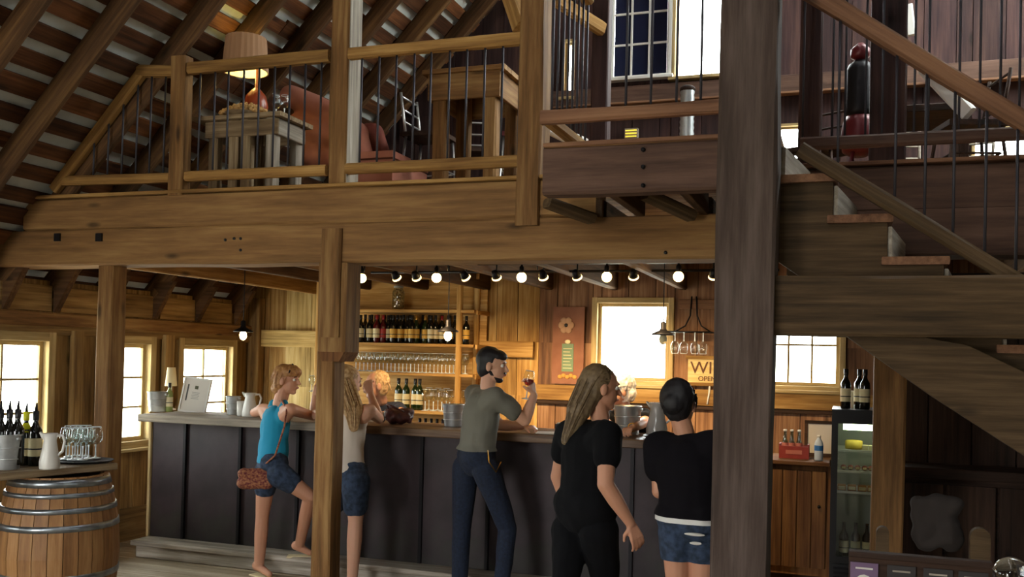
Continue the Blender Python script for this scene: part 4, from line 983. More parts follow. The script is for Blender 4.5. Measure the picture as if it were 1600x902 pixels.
g = G(); g.lathe([(.03, 0), (.032, .01), (.032, .12), (.026, .145), (.013, .165), (.013, .178)], 14); g.build('body', mat('milky_plastic', 'bfcfe0', .25), wb)
g = G(); g.lathe_open([(.0328, .075), (.0328, .115)], 14); g.build('label', mat('blue_label', '2a6cb0', .5), wb)
g = G(); g.lathe([(.014, .172), (.014, .19), (.001, .192)], 10); g.build('cap', M_white, wb)
p = P_(1280, 7.95, CT); pf = empty('picture_frame', p, rot=(-.12, 0, 0)); tag(pf, 'small dark picture frame leaning behind the water bottle', 'picture')
g = G(); g.b2(-.105, .105, 0, .012, 0, .26); g.build('backing', M_paper, pf)
for a in ((-.115, -.09, -.01, .02, 0, .28), (.09, .115, -.01, .02, 0, .28), (-.115, .115, -.01, .02, -.0, .025), (-.115, .115, -.01, .02, .255, .28)): g = G(); g.b2(*a); g.build('frame_side', M_dark, pf)
# fridge
fy = 7.42; fx0 = at(1300, 642, Y=fy).x; fx1 = fx0+.56; ft = at(1300, 640, Y=fy).z
fr = empty('drinks_fridge', ((fx0+fx1)/2, fy+.3, 0)); tag(fr, 'black upright fridge with lit glass door behind the right post', 'fridge')
I4 = Matrix.Identity(4)
M_blackp = mat('black_plastic', '101012', .35); M_linerw = mat('fridge_liner', '8d8f88', .5)
for nm, a, m in (('side_panel', (fx0, fx0+.03, fy+.05, fy+.6, .04, ft), M_blackp), ('side_panel', (fx1-.03, fx1, fy+.05, fy+.6, .04, ft), M_blackp), ('top_panel', (fx0, fx1, fy, fy+.6, ft-.05, ft+.002), M_blackp), ('back_panel', (fx0+.03, fx1-.03, fy+.56, fy+.6, .2, ft-.05), M_linerw), ('base_grille', (fx0+.005, fx1-.005, fy+.03, fy+.58, 0.01, .2), M_blackp), ('liner_side', (fx0+.03, fx0+.04, fy+.06, fy+.56, .2, ft-.05), M_linerw), ('liner_side', (fx1-.04, fx1-.03, fy+.06, fy+.56, .2, ft-.05), M_linerw)):
    g = G(); g.b2(*a); g.build(nm, m, fr, M=I4)
g = G()
for k in range(5): g.b2(fx0+.03, fx1-.03, fy+.015, fy+.03, .03+k*.033, .045+k*.033)
g.build('vent_slats', M_iron, fr, M=I4)
fd = empty('door'); fd.parent = fr; fd.matrix_basis = wm(fr).inverted()
for a in ((fx0, fx0+.045, fy, fy+.04, .21, ft-.05), (fx1-.045, fx1, fy, fy+.04, .21, ft-.05), (fx0+.045, fx1-.045, fy, fy+.04, ft-.10, ft-.05), (fx0+.045, fx1-.045, fy, fy+.04, .21, .26)): g = G(); g.b2(*a); g.build('door_frame', M_blackp, fd, M=I4)
g = G(); g.b2(fx0+.045, fx1-.045, fy+.015, fy+.02, .26, ft-.1); g.build('door_glass', M_glass, fd, M=I4)
g = G(); g.tube([(fx0+.08, fy+.12, ft-.13), (fx1-.05, fy+.12, ft-.13)], .022, 8); g.build('light_tube', mat('fridge_tube', 'eef4dc', .4, emit='e9f4c8', es=14), fr, M=I4)
fz = [at(1340, q, Y=fy+.1).z for q in (705, 738, 770)]
for z in fz:
    g = G()
    for k in range(7): g.tube([(fx0+.04, fy+.08+k*.07, z), (fx1-.04, fy+.08+k*.07, z)], .004, 5)
    g.b2(fx0+.04, fx1-.04, fy+.06, fy+.07, z-.006, z+.008); g.build('wire_shelf', M_white, fr, M=I4)
M_cheese = mat('yellow_cheese', 'd0b040', .6)
p = P_(1334, fy+.2, fz[0]+.006); c = G(); c.lathe([(.001, 0), (.06, 0), (.062, .01), (.062, .06), (.05, .065), (.001, .065)], 18); tag(c.build('cheese_round', M_cheese, loc=p), 'round yellow cheese on the top fridge shelf', 'cheese')
for i, px in enumerate((1352, 1362)):
    g = G(); g.b2(-.02, .02, -.03, .03, 0, .035); tag(g.build('cheese_pack', M_label, loc=P_(px, fy+.16, fz[0]+.006)), nth(i, 'small pale pack from the left beside the round cheese in the fridge'), 'food pack', 'pale packs in the fridge')
for i, px in enumerate((1318, 1329, 1340, 1351, 1361)):
    r = empty('meat_pack', P_(px, fy+.16, fz[1]+.006)); tag(r, nth(i, 'small red food pack from the left on the second fridge shelf'), 'food pack', 'red packs in the fridge')
    g = G(); g.ell((0, 0, .02), (.022, .03, .02), nu=10, nv=6); g.build('pack', mat('red_pack', '7c2c28', .5) if 'red_pack' not in MATS else MATS['red_pack'], r); g = G(); g.b2(-.014, .014, -.032, -.028, .01, .026); g.build('label', M_label, r)
for i, px in enumerate((1315, 1331, 1347, 1362)):
    r = empty('food_box', P_(px, fy+.16, fz[2]+.006)); tag(r, nth(i, 'orange and cream food box from the left on the third fridge shelf'), 'food box', 'orange boxes in the fridge')
    g = G(); g.b2(-.03, .03, -.03, .05, 0, .04); g.build('box', mat('orange_pack', 'b07030', .6) if 'orange_pack' not in MATS else MATS['orange_pack'], r); g = G(); g.b2(-.024, .024, -.033, -.03, .008, .032); g.build('label', M_label, r)
for i, px in enumerate((1318, 1336, 1354)):
    bottle('wine_bottle', nth(i, 'dark bottle with cream label from the left at the fridge bottom'), P_(px, fy+.18, .215), M_bot, None, M_label, s=.9, group='bottles at the bottom of the fridge')
for i, (px, lab) in enumerate(((1321, 'left dark wine bottle with cream label on top of the fridge'), (1342, 'middle dark wine bottle on top of the fridge, slightly behind'), (1351, 'right dark wine bottle with cream label on top of the fridge'))):
    bottle('wine_bottle', lab, P_(px, fy+.12+(.08 if i == 1 else 0), ft+.004), M_bot, M_capk, M_label, s=.98)
g = G(); g.b2(-.035, .035, -.03, .03, 0, .13); tag(g.build('white_carton', M_white, loc=P_(1337, fy+.3, ft+.004)), 'small white carton behind the bottles on the fridge', 'carton')
# ------------------------------------------------------------------ loft furniture
TZ = 3.26
ty0 = 5.50; tl_ = at(299, 182, Z=TZ).x; tr_ = at(436, 172, Z=TZ).x
lt = empty('loft_table', ((tl_+tr_)/2, 5.7, LOFT)); tag(lt, 'rustic plank table with thick legs behind the left loft railing', 'table')
for k in range(3): plank('top_board', (tl_, ty0+.07+k*.14, TZ-.015), (tr_, ty0+.07+k*.14, TZ-.015), .135, .03, M_table, lt, side=(0, 1, 0), jit=.002, seg=4)
for y in (ty0+.05, ty0+.37): plank('apron', (tl_+.08, y, TZ-.09), (tr_-.04, y, TZ-.09), .11, .025, M_table, lt)
for x in (tl_+.09, tr_-.05): plank('apron', (x, ty0+.05, TZ-.09), (x, ty0+.38, TZ-.09), .11, .025, M_weath, lt)
for x in (tl_+.14, tr_-.1, tr_-.30, tl_+.30):
    for y in (ty0+.08, ty0+.36): timber('leg', (x, y, LOFT), (x, y, TZ-.03), .075, .075, M_weath if x > tr_-.2 else M_table, side=(1, 0, 0), parent=lt)
p = P_(380, ty0+.09, TZ); pl = empty('cork_bowl', p); tag(pl, 'shallow bowl heaped with corks on the loft table', 'bowl')
g = G(); g.lathe([(.001, 0), (.07, 0), (.125, .02), (.12, .023), (.07, .006), (.001, .004)], 24); g.build('dish', M_table, pl)
g = G()
for i in range(230):
    a = random.uniform(0, 2*PI); r = .15*math.sqrt(random.random()); c = V((r*math.cos(a)*1.15, r*math.sin(a)*.45, .025+.06*(1-(r/.16)**2)*random.random()**.4)); d = V((random.uniform(-1, 1), random.uniform(-1, 1), random.uniform(-.6, .6))).normalized()*.018
    g.tube([c-d, c+d], .012, 7)
ck = g.build('corks', M_cork, pl); ck['kind'] = 'stuff'
p = P_(400, ty0+.10, TZ); p = V((at(400, 165, Y=ty0+.26).x, ty0+.26, TZ)); la = empty('loft_table_lamp', p); tag(la, 'lit table lamp with pleated cream drum shade on the loft table', 'lamp')
zs0 = at(384, 113, Y=p.y).z-TZ; zs1 = at(384, 60, Y=p.y).z-TZ; dx = at(384, 90, Y=p.y).x-p.x
g = G(); g.lathe([(.05, 0), (.055, .01), (.075, .06), (.085, .12), (.07, .19), (.03, .235), (.012, .25), (.01, zs0+.03)], 18); g.build('base', mat('orange_glaze', '8f3c1c', .3), la)
g = G(); n_ = 48; prof = [(.158, zs0), (.138, zs1)]
vs = []; fs = []
for q, (r, z) in enumerate(prof):
    for k in range(n_): a = 2*PI*k/n_; r2 = r+(.004 if k % 2 else 0); vs.append((dx+r2*math.cos(a), r2*math.sin(a), z))
fs = [(k, (k+1) % n_, n_+(k+1) % n_, n_+k) for k in range(n_)]
g._add(vs, fs)
shm = mat('lamp_shade_cloth', 'a67e5c', .9); _nt = shm.node_tree; _tr = _nt.nodes.new('ShaderNodeBsdfTranslucent'); _tr.inputs[0].default_value = (.75, .5, .3, 1); _mx = _nt.nodes.new('ShaderNodeMixShader'); _mx.inputs[0].default_value = .08
_nt.links.new(_nt.nodes['Principled BSDF'].outputs[0], _mx.inputs[1]); _nt.links.new(_tr.outputs[0], _mx.inputs[2]); _nt.links.new(_mx.outputs[0], _nt.nodes['Material Output'].inputs[0])
g.build('lamp_shade', shm, la)
g = G(); g.lathe_open([(.152, zs0+.002), (.134, zs1-.002)], 32, (dx, 0, 0)); g.build('shade_lining', M_white, la)
g = G(); g.ell((dx, 0, zs0+.07), (.03, .03, .04)); g.build('bulb', mat('loft_bulb', 'ffe6a0', .4, emit='ffdf7a', es=70), la)
for i, px in enumerate((431, 444)):
    wineglass(nth(i, 'small empty glass from the left near the right edge of the loft table'), P_(px, ty0+.2, TZ), 'glasses on the loft table', .8)
# armchair and second armchair
def armchair(label, M_a, M_b, pts):
    pass
Y0 = 6.35
ac = empty('wing_armchair', (at(530, 250, Y=Y0).x, Y0+.2, LOFT)); tag(ac, 'coral orange wing armchair with high sloping back behind the loft railing', 'armchair')
def Q(px, py, dy=0): return at(px, py, Y=Y0+dy)
blob('back', [('c', Q(455, 150), Q(505, 172), .09, .09, 14), ('c', Q(505, 172), Q(560, 208), .09, .08, 14), ('c', Q(470, 200), Q(560, 235), .12, .10, 14), ('c', Q(560, 208), Q(575, 262), .07, .07, 14), ('c', Q(480, 240), Q(560, 262), .12, .1, 14)], M_leath, ac, .02, 6, .006, 8)
g = G(); a = Q(556, 246, -.05); b = Q(622, 290, -.05); g.b2(a.x, b.x, Y0-.15, Y0+.45, LOFT+.06, at(600, 249, Y=Y0-.15).z); g.build('seat_front', M_leath, ac, M=I4)
g = G(); g.b2(a.x+.0, b.x+.01, Y0-.17, Y0+.45, at(600, 249, Y=Y0-.15).z+.01, at(600, 243, Y=Y0-.15).z+.03); g.build('seat_cushion', M_leath, ac, M=I4)
for x in (a.x+.05, b.x-.05, Q(470, 280).x):
    g = G(); g.tube([(x, Y0, LOFT), (x, Y0, LOFT+.1)], .02, 6); g.build('foot', M_dark, ac, M=I4)
Y1 = 7.1
ac2 = empty('rust_armchair', (at(588, 250, Y=Y1).x, Y1, LOFT)); tag(ac2, 'darker rust armchair with rounded back behind the coral armchair', 'armchair')
def Q(px, py, dy=0): return at(px, py, Y=Y1+dy)
blob('back', [('c', Q(560, 215), Q(582, 210), .1, .1, 14), ('c', Q(582, 210), Q(594, 235), .1, .08, 14), ('c', Q(560, 260), Q(592, 268), .12, .1, 14), ('c', Q(594, 235), Q(592, 275), .08, .08, 14), ('c', Q(545, 300), Q(590, 300), .12, .12)], M_leath2, ac2, .02, 6, .005, 8)
g = G(); g.b2(Q(560, 0).x-.2, Q(592, 0).x+.15, Y1-.05, Y1+.5, LOFT+.02, LOFT+.42); g.build('seat', M_leath2, ac2, M=I4)
# high table
HZ = 3.75; hy = 6.40
hx0, hx1 = at(655, 106, Z=HZ).x, at(784, 95, Z=HZ).x
ht = empty('high_table', ((hx0+hx1)/2, hy+.3, LOFT)); tag(ht, 'tall square bar table with deep apron and thick legs in the loft', 'table')
for k in range(4): plank('top_board', (hx0, hy+.08+k*.16, HZ-.018), (hx1, hy+.08+k*.16, HZ-.018), .155, .035, M_post, ht, side=(0, 1, 0))
for y in (hy+.04, hy+.62): plank('apron', (hx0+.04, y, HZ-.13), (hx1-.04, y, HZ-.13), .19, .03, M_post, ht)
for x in (hx0+.05, hx1-.05): plank('apron', (x, hy+.05, HZ-.13), (x, hy+.6, HZ-.13), .19, .03, M_post, ht)
for x in (hx0+.12, hx1-.12):
    for y in (hy+.1, hy+.55): timber('leg', (x, y, LOFT), (x, y, HZ-.04), .10, .10, M_post, side=(1, 0, 0), parent=ht)
def stool(label, x, y, rz, m=None, h=.72, seat=M_dark, grp=None, nm='bar_stool'):
    r = empty(nm, (x, y, LOFT), rz); tag(r, label, 'stool' if nm == 'bar_stool' else 'chair', grp); m = m or MATS['polished_steel']; w2 = .17
    for sx_ in (-1, 1):
        for sy_ in (-1, 1):
            g = G(); g.tube([(sx_*w2*1.15, sy_*w2*1.15, 0), (sx_*w2*.85, sy_*w2*.85, h)], .012, 8); g.build('leg', m, r)
        g = G(); g.tube([(sx_*w2*.85, w2*.85, h), (sx_*w2*.9, w2*1.15, h+.36)], .012, 8); g.build('back_post', m, r)
    for z in (.25, .45):
        for q in (((-1, -1), (1, -1)), ((-1, 1), (1, 1)), ((-1, -1), (-1, 1)), ((1, -1), (1, 1))):
            k = w2*(1.15-.3*z/h); g = G(); g.tube([(q[0][0]*k, q[0][1]*k, z*h/.72), (q[1][0]*k, q[1][1]*k, z*h/.72)], .008, 6); g.build('rung', m, r)
    for z in (.12, .22, .33): g = G(); g.tube([(-w2*.87, w2*(.85+.3*z/.36), h+z), (w2*.87, w2*(.85+.3*z/.36), h+z)], .009, 6); g.build('back_rung', m, r)
    g = G(); g.box((0, 0, h+.015), (.36, .36, .035)); g.build('seat', seat, r)
    return r
stool('steel ladder-back bar stool left of the high loft table', at(668, 200, Y=7.2).x+.02, 7.2, PI/2)
stool('steel ladder-back bar stool behind the high loft table between its legs', at(745, 200, Y=7.85).x, 7.85, .4)
stool('steel ladder-back bar stool at the right end of the high loft table', at(801, 200, Y=7.4).x+.10, 7.4, -PI/2+.2, seat=M_redc)
# right side of the loft
cx_ = at(1343, 150, Y=6.6).x
mc = empty('cast_iron_stove', (cx_, 6.6, LOFT)); tag(mc, 'black cylinder on a bulging red cast iron base with a red cap', 'stove')
g = G(); g.lathe([(.05, .30), (.1, .33), (.115, .42), (.10, .52), (.085, .56)], 20); g.build('red_base', M_redc, mc)
g = G(); g.lathe([(.085, .56), (.088, .6), (.088, .86), (.07, .9), (.03, .93)], 20); g.build('cylinder', M_iron, mc)
g = G(); g.lathe([(.03, .93), (.06, .95), (.06, 1.0), (.02, 1.04)], 16); g.build('red_cap', M_redc, mc)
for k in range(3): a = k*2*PI/3; g = G(); g.tube([(.07*math.cos(a), .07*math.sin(a), .33), (.16*math.cos(a), .16*math.sin(a), 0)], .015, 6); g.build('leg', M_redc, mc)
tz2 = 3.42; ty2 = 7.35; x0, x1 = at(1375, 200, Y=ty2).x, at(1515, 200, Y=ty2).x
t2 = empty('dining_table', ((x0+x1)/2, ty2, LOFT)); tag(t2, 'dark low table among chairs at the right end of the loft', 'table')
plank('top', (x0, ty2, tz2), (x1, ty2, tz2), .6, .05, M_dark, t2, side=(0, 1, 0))
for x in (x0+.06, x1-.06):
    for y in (ty2-.25, ty2+.25): plank('leg', (x, y, LOFT), (x, y, tz2-.02), .06, .06, M_dark, t2, side=(1, 0, 0))
for i, (px, yy, rz, lab) in enumerate(((1415, 7.95, .2, 'ladder-back chair at the left behind the dark loft table'), (1512, 8.0, -.3, 'ladder-back chair in the middle behind the dark loft table'), (1512, 6.72, -1.3, 'ladder-back chair at the right end of the dark loft table'), (1240, 7.7, 1.2, 'ladder-back chair standing before the small bright loft window'), (1286, 7.2, -.5, 'ladder-back chair beside the black and red stove'))):
    stool(lab, at(px, 200, Y=yy).x, yy, rz, M_weath if i in (0, 1) else M_dark, .46, nm='ladder_back_chair')
timber('pale_brace', at(1418, 8, Y=7.9), at(1424, 55, Y=7.9), .07, .05, M_white, 'pale upright board at the top of the loft gable', 'board')
timber('pale_brace', at(1446, 105, Y=6.8), at(1515, 178, Y=6.6), .10, .05, M_white, 'pale sloping board behind the stair handrail', 'board')
p = at(1073, 205, Y=6.6); g = G(); zz1 = at(1073, 140, Y=6.6).z
pr_ = [(.05 if k % 2 else .045, LOFT+.0+k*(zz1-LOFT)/40) for k in range(41)]
rp = empty('corrugated_pipe', (p.x, 6.6, LOFT)); tag(rp, 'silvery ribbed metal pipe standing behind the landing railing', 'pipe')
g.lathe([(r, z-LOFT) for r, z in pr_], 18); g.build('pipe_body', M_galv, rp); g = G(); g.ell((0, 0, zz1-LOFT), (.055, .055, .03)); g.build('pipe_cap', M_dark, rp)
p = at(986, 208, Y=YB-.06); lv = empty('louvred_light', p); tag(lv, 'small glowing yellow louvred wall light below the shaded window', 'light')
g = G(); g.b2(-.06, .06, 0, .05, -.045, .045); g.build('housing', M_weath, lv)
g = G(); [g.b2(-.05, .05, -.01, 0, z, z+.009) for z in (-.035, -.008, .019)]; g.build('lit_slats', mat('yellow_light', 'e8d040', .5, emit='f0d848', es=1.0), lv)
# ------------------------------------------------------------------ dark corner under the stairs
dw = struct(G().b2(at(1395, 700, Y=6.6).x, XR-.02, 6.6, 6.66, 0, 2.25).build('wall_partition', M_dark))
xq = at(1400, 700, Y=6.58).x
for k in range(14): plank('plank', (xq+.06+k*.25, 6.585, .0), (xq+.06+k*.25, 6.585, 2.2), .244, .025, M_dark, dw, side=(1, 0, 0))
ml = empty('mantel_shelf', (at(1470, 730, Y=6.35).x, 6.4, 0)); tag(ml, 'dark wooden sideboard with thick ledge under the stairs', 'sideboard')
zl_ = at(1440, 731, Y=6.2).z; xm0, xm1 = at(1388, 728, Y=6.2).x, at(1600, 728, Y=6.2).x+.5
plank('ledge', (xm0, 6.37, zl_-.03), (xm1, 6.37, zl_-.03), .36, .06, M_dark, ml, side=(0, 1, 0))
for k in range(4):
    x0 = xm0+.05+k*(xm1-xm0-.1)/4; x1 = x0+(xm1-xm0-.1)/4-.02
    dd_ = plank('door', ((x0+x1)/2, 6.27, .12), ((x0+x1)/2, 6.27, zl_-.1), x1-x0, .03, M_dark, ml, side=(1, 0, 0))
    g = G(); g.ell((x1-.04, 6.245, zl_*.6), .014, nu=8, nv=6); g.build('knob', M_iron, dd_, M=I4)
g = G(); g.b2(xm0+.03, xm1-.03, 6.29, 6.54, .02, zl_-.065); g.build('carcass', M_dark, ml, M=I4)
# bench with two rounded posts and a pale coat thrown on it
by = 4.55
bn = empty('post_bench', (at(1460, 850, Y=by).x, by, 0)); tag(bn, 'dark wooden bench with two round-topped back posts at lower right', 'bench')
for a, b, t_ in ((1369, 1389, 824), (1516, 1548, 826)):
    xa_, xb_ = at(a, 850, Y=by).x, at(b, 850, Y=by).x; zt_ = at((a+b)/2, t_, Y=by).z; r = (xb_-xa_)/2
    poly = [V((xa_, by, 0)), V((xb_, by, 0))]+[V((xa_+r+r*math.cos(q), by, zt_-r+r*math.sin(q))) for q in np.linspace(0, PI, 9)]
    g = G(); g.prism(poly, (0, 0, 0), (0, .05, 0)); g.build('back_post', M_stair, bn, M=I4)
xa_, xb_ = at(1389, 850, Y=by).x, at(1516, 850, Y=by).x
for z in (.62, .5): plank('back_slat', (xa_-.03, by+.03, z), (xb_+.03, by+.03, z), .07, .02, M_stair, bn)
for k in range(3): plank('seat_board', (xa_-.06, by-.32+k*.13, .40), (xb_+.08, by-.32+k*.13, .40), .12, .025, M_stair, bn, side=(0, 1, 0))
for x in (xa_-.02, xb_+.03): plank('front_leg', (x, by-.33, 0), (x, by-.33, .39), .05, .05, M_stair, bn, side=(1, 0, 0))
ct = empty('folded_coat', (at(1462, 815, Y=by+.06).x, by+.1, .65)); tag(ct, 'pale crumpled coat hung over the back of the dark bench', 'coat')
def Q(px, py, dy=0): return at(px, py, Y=by+.1+dy)
blob('cloth', [('c', Q(1436, 790), Q(1486, 792), .045, .05, 10), ('c', Q(1440, 800), Q(1448, 840), .05, .06, 10), ('c', Q(1470, 800), Q(1485, 840), .05, .06, 10), ('c', Q(1445, 835), Q(1490, 838), .05, .05, 10)], mat('drab_cloth', '2a231f', .95), ct, .01, 4, .02, 18)
# leaflet board in the very foreground
fy_ = 3.55; xa_, xb_ = at(1326, 880, Y=fy_).x, at(1548, 880, Y=fy_).x
lfb = empty('leaflet_stand', ((xa_+xb_)/2, fy_, 0)); tag(lfb, 'dark wooden leaflet stand with a purple leaflet at the bottom edge', 'leaflet stand')
zt_ = at(1440, 872, Y=fy_).z
plank('back_board', (xa_, fy_, zt_-.2), (xb_, fy_, zt_-.2), .38, .02, M_dark, lfb)
plank('top_ledge', (xa_, fy_-.02, zt_), (xb_, fy_-.02, zt_), .02, .05, M_dark, lfb)
for x in (xa_+.03, xb_-.03): plank('leg', (x, fy_+.02, 0), (x, fy_+.02, zt_-.38), .04, .03, M_dark, lfb, side=(1, 0, 0))
for i, (px, m) in enumerate(((1350, mat('purple_print', '6d5570', .7)), (1408, mat('dark_print', '2c2624', .7)), (1465, MATS['dark_print']), (1520, MATS['dark_print']))):
    x = at(px, 890, Y=fy_).x; g = G(); g.b2(-.045, .045, -.004, 0, -.15, 0); lf_ = g.build('leaflet', m, lfb, M=Matrix.Translation((x, fy_-.016, zt_-.03)))
    g = G(); g.b2(-.028, .028, -.006, -.004, -.022, -.016); g.ell((0, -.005, -.07), (.03, .002, .03), nu=12, nv=6); g.build('leaflet_print', M_paper if i == 0 else M_weath, lf_)
p = at(1580, 898, Y=3.2); gl_ = empty('glass_globe', (p.x, 3.2, 0)); tag(gl_, 'clear glass globe lamp at the bottom right corner', 'globe')
g = G(); g.ell((0, 0, p.z), .052, nu=20, nv=14); g.build('globe', mat('solid_glass', 'e8eef0', .05, trans=1, spec=.6), gl_)
g = G(); g.lathe([(.08, 0), (.08, .02), (.02, .04), (.015, p.z-.07), (.04, p.z-.05), (.04, p.z-.045)], 16); g.build('pedestal', M_dark, gl_)
# ------------------------------------------------------------------ people
def hand_prims(w, d, n, curl, side, s=1.0):
    """w wrist, d hand direction, n palm normal, side = thumb side vector"""
    d = V(d).normalized(); n = V(n); n = (n-d*n.dot(d)).normalized(); t = n.cross(d)
    if t.dot(V(side)) < 0: t = -t
    out = []; k = w+d*.085*s
    for i, (o, L) in enumerate(((.030, .068), (.010, .076), (-.010, .070), (-.029, .056))):
        a0 = w+d*.015+t*o*.55*s; b0 = w+d*.082*s+t*o*s
        out.append(('c', a0, b0, .014*s, .0115*s, 8))
        p = b0; ang = curl*.6
        for j in range(3):
            dd = d*math.cos(ang)+n*math.sin(ang)+t*o*2.2; dd.normalize(); q = p+dd*L*(.45, .32, .25)[j]*s
            out.append(('c', p, q, (.0098, .0088, .008)[j]*s, (.0088, .008, .007)[j]*s, 8)); p = q; ang += curl
    p = w+d*.025*s+t*.018*s; q = p+(d*.45+t*.8+n*.35).normalized()*.038*s; r = q+(d*.9+t*.25+n*(.4+curl*.4)).normalized()*.032*s
    out += [('c', p, q, .014*s, .011*s, 8), ('c', q, r, .011*s, .0085*s, 8)]
    return out
UP = V((0, 0, 1))
def person(label, f, P, C, neck, head, hf, SL, SR, armL, armR, legL, legR, skin, build=1.0, hs=1.0, waist=None, hands=((0.5, (0, 0, -1)), (0.5, (0, 0, -1))), barefoot=True, dec=.5, hu=None):
    """f facing; P pelvis, C chest; arms (elbow, wrist, handdir); legs (hip, knee, ankle, toe)"""
    f = V((f[0], f[1], 0)).normalized(); r = V((f.y, -f.x, 0)); b = build
    root = empty('person', (P.x, P.y, 0)); tag(root, label, 'person')
    W = waist or (P*.5+C*.5)
    T = dict(P=P, C=C, W=W, f=f, r=r, b=b, SL=SL, SR=SR, neck=neck, head=head, armL=armL, armR=armR, legL=legL, legR=legR, root=root)
    pr = [('c', P-r*.06*b, P+r*.06*b, .105*b, .105*b, 16, .95, f), ('c', P, W, .135*b, .118*b, 18, .78, r), ('c', W, C, .118*b, .145*b, 18, .72, r), ('c', C, C*.35+neck*.65, .13*b, .06, 16, .7, r),
          ('c', SL, C*.4+neck*.6, .052*b, .055*b, 12), ('c', SR, C*.4+neck*.6, .052*b, .055*b, 12), ('c', SL, C, .05*b, .08*b, 12), ('c', SR, C, .05*b, .08*b, 12)]
    hf = V(hf).normalized(); hr = hf.cross(V(hu) if hu else UP).normalized(); hu_ = hr.cross(hf); R = Matrix((hr, hf, hu_)).transposed(); c = head; k = hs
    pr += [('c', neck, c-hu_*.05*k-hf*.02, .052, .05, 12), ('e', c+hu_*.025*k-hf*.012*k, (.076*k, .094*k, .09*k), R), ('e', c-hu_*.035*k+hf*.022*k, (.058*k, .066*k, .075*k), R),
           ('e', c-hu_*.09*k+hf*.055*k, (.028*k, .026*k, .022*k), R), ('c', c+hf*.083*k+hu_*.012*k, c+hf*.104*k-hu_*.022*k, .009*k, .0135*k, 8),
           ('e', c+hf*.075*k+hu_*.028*k, (.05*k, .014*k, .012*k), R), ('e', c+hf*.082*k-hu_*.055*k, (.026*k, .014*k, .013*k), R),
           ('e', c+hr*.077*k-hf*.008*k-hu_*.012*k, (.012*k, .02*k, .032*k), R), ('e', c-hr*.077*k-hf*.008*k-hu_*.012*k, (.012*k, .02*k, .032*k), R)]
    for S_, arm, hd, sd in ((SL, armL, hands[0], r), (SR, armR, hands[1], -r)):
        E_, Wr, dr_ = arm
        pr += [('c', S_, E_, .052*b, .040*b, 12), ('c', E_, E_*.6+Wr*.4, .041*b, .040*b, 12), ('c', E_*.6+Wr*.4, Wr, .040*b, .026, 12)]
        pr += hand_prims(Wr, dr_, hd[1], hd[0], hd[2] if len(hd) > 2 else sd)
    for (h_, kn, an, toe) in (legL, legR):
        pr += [('c', h_, kn, .088*b, .056*b, 14), ('c', kn, kn*.65+an*.35, .055*b, .056*b, 12), ('c', kn*.65+an*.35, an, .056*b, .036, 12),
               ('c', an-(toe-an).normalized()*.03-UP*.02, toe, .036, .022, 10)]
    me = blob('body', pr, skin, root, .0055, 4, dec=dec)
    # face: eyes, mouth, brows
    for s_ in (-1, 1):
        e = G(); e.ell((0, 0, 0), .0125*k, nu=10, nv=7); ep = c+hf*.0715*k+hr*s_*.030*k+hu_*.008*k
        eo = e.build('eye', M_eyew, root, M=Matrix.Translation(ep)); g = G(); g.ell(ep+hf*.007*k, .0065*k, nu=8, nv=6); g.build('iris', M_eyed, eo, M=I4)
        g = G(); g.tube([ep+hu_*.018+hf*.012-hr*s_*.014, ep+hu_*.022+hf*.013, ep+hu_*.018+hf*.006+hr*s_*.016], .0035, 6); g.build('eyebrow', M_hairb, root, M=I4)
    g = G(); g.tube([c+hf*.088*k-hu_*.056*k-hr*.022*k, c+hf*.097*k-hu_*.054*k, c+hf*.088*k-hu_*.056*k+hr*.022*k], [.003, .006, .003], 6); g.build('mouth', M_lip, root, M=I4)
    T.update(hf=hf, hr=hr, hu=hu_, R=R, k=k); return T
def torso_cloth(T, name, m, infl=.014, sleeves=0, hem=None, straps=False, cuts=None, low=True, disp=.008):
    P, C, W, r, b, SL, SR, nk = T['P'], T['C'], T['W'], T['r'], T['b'], T['SL'], T['SR'], T['neck']; i = infl
    pr = [('c', P, W, .135*b+i, .118*b+i+.008, 18, .82, r), ('c', W, C, .118*b+i+.006, .145*b+i, 18, .76, r)]
    if low: pr.append(('c', P-r*.05*b, P+r*.05*b, .108*b+i, .108*b+i, 16, .98, T['f']))
    if not straps:
        mid = C*.4+nk*.6; pr += [('c', C, C*.45+nk*.55, .13*b+i, .06+i, 16, .74, r)]
        pr += [('c', SL, mid, .052*b+i, .05*b+i*.6, 12), ('c', SR, mid, .052*b+i, .05*b+i*.6, 12), ('c', SL, C, .052*b+i, .085*b+i, 12), ('c', SR, C, .052*b+i, .085*b+i, 12)]
        for S_, arm in ((SL, T['armL']), (SR, T['armR'])):
            if sleeves: e = S_.lerp(arm[0], sleeves); pr.append(('c', S_, e, .052*b+i, .047*b+i, 12))
    else:
        up_ = nk-C
        for S_ in (SL, SR):
            q = nk.lerp(S_, .42)-T['f']*.0; pr += [('c', C.lerp(S_, .42)+up_*.1, q+UP*.012, .075*b+i, .034+i*.4, 10, .8, r)]
    return blob(name, pr, m, T['root'], .008, 6, disp, (14, 14, 9), cuts=[((0, 0, hem), (0, 0, -1))] if hem else cuts, dec=.6)
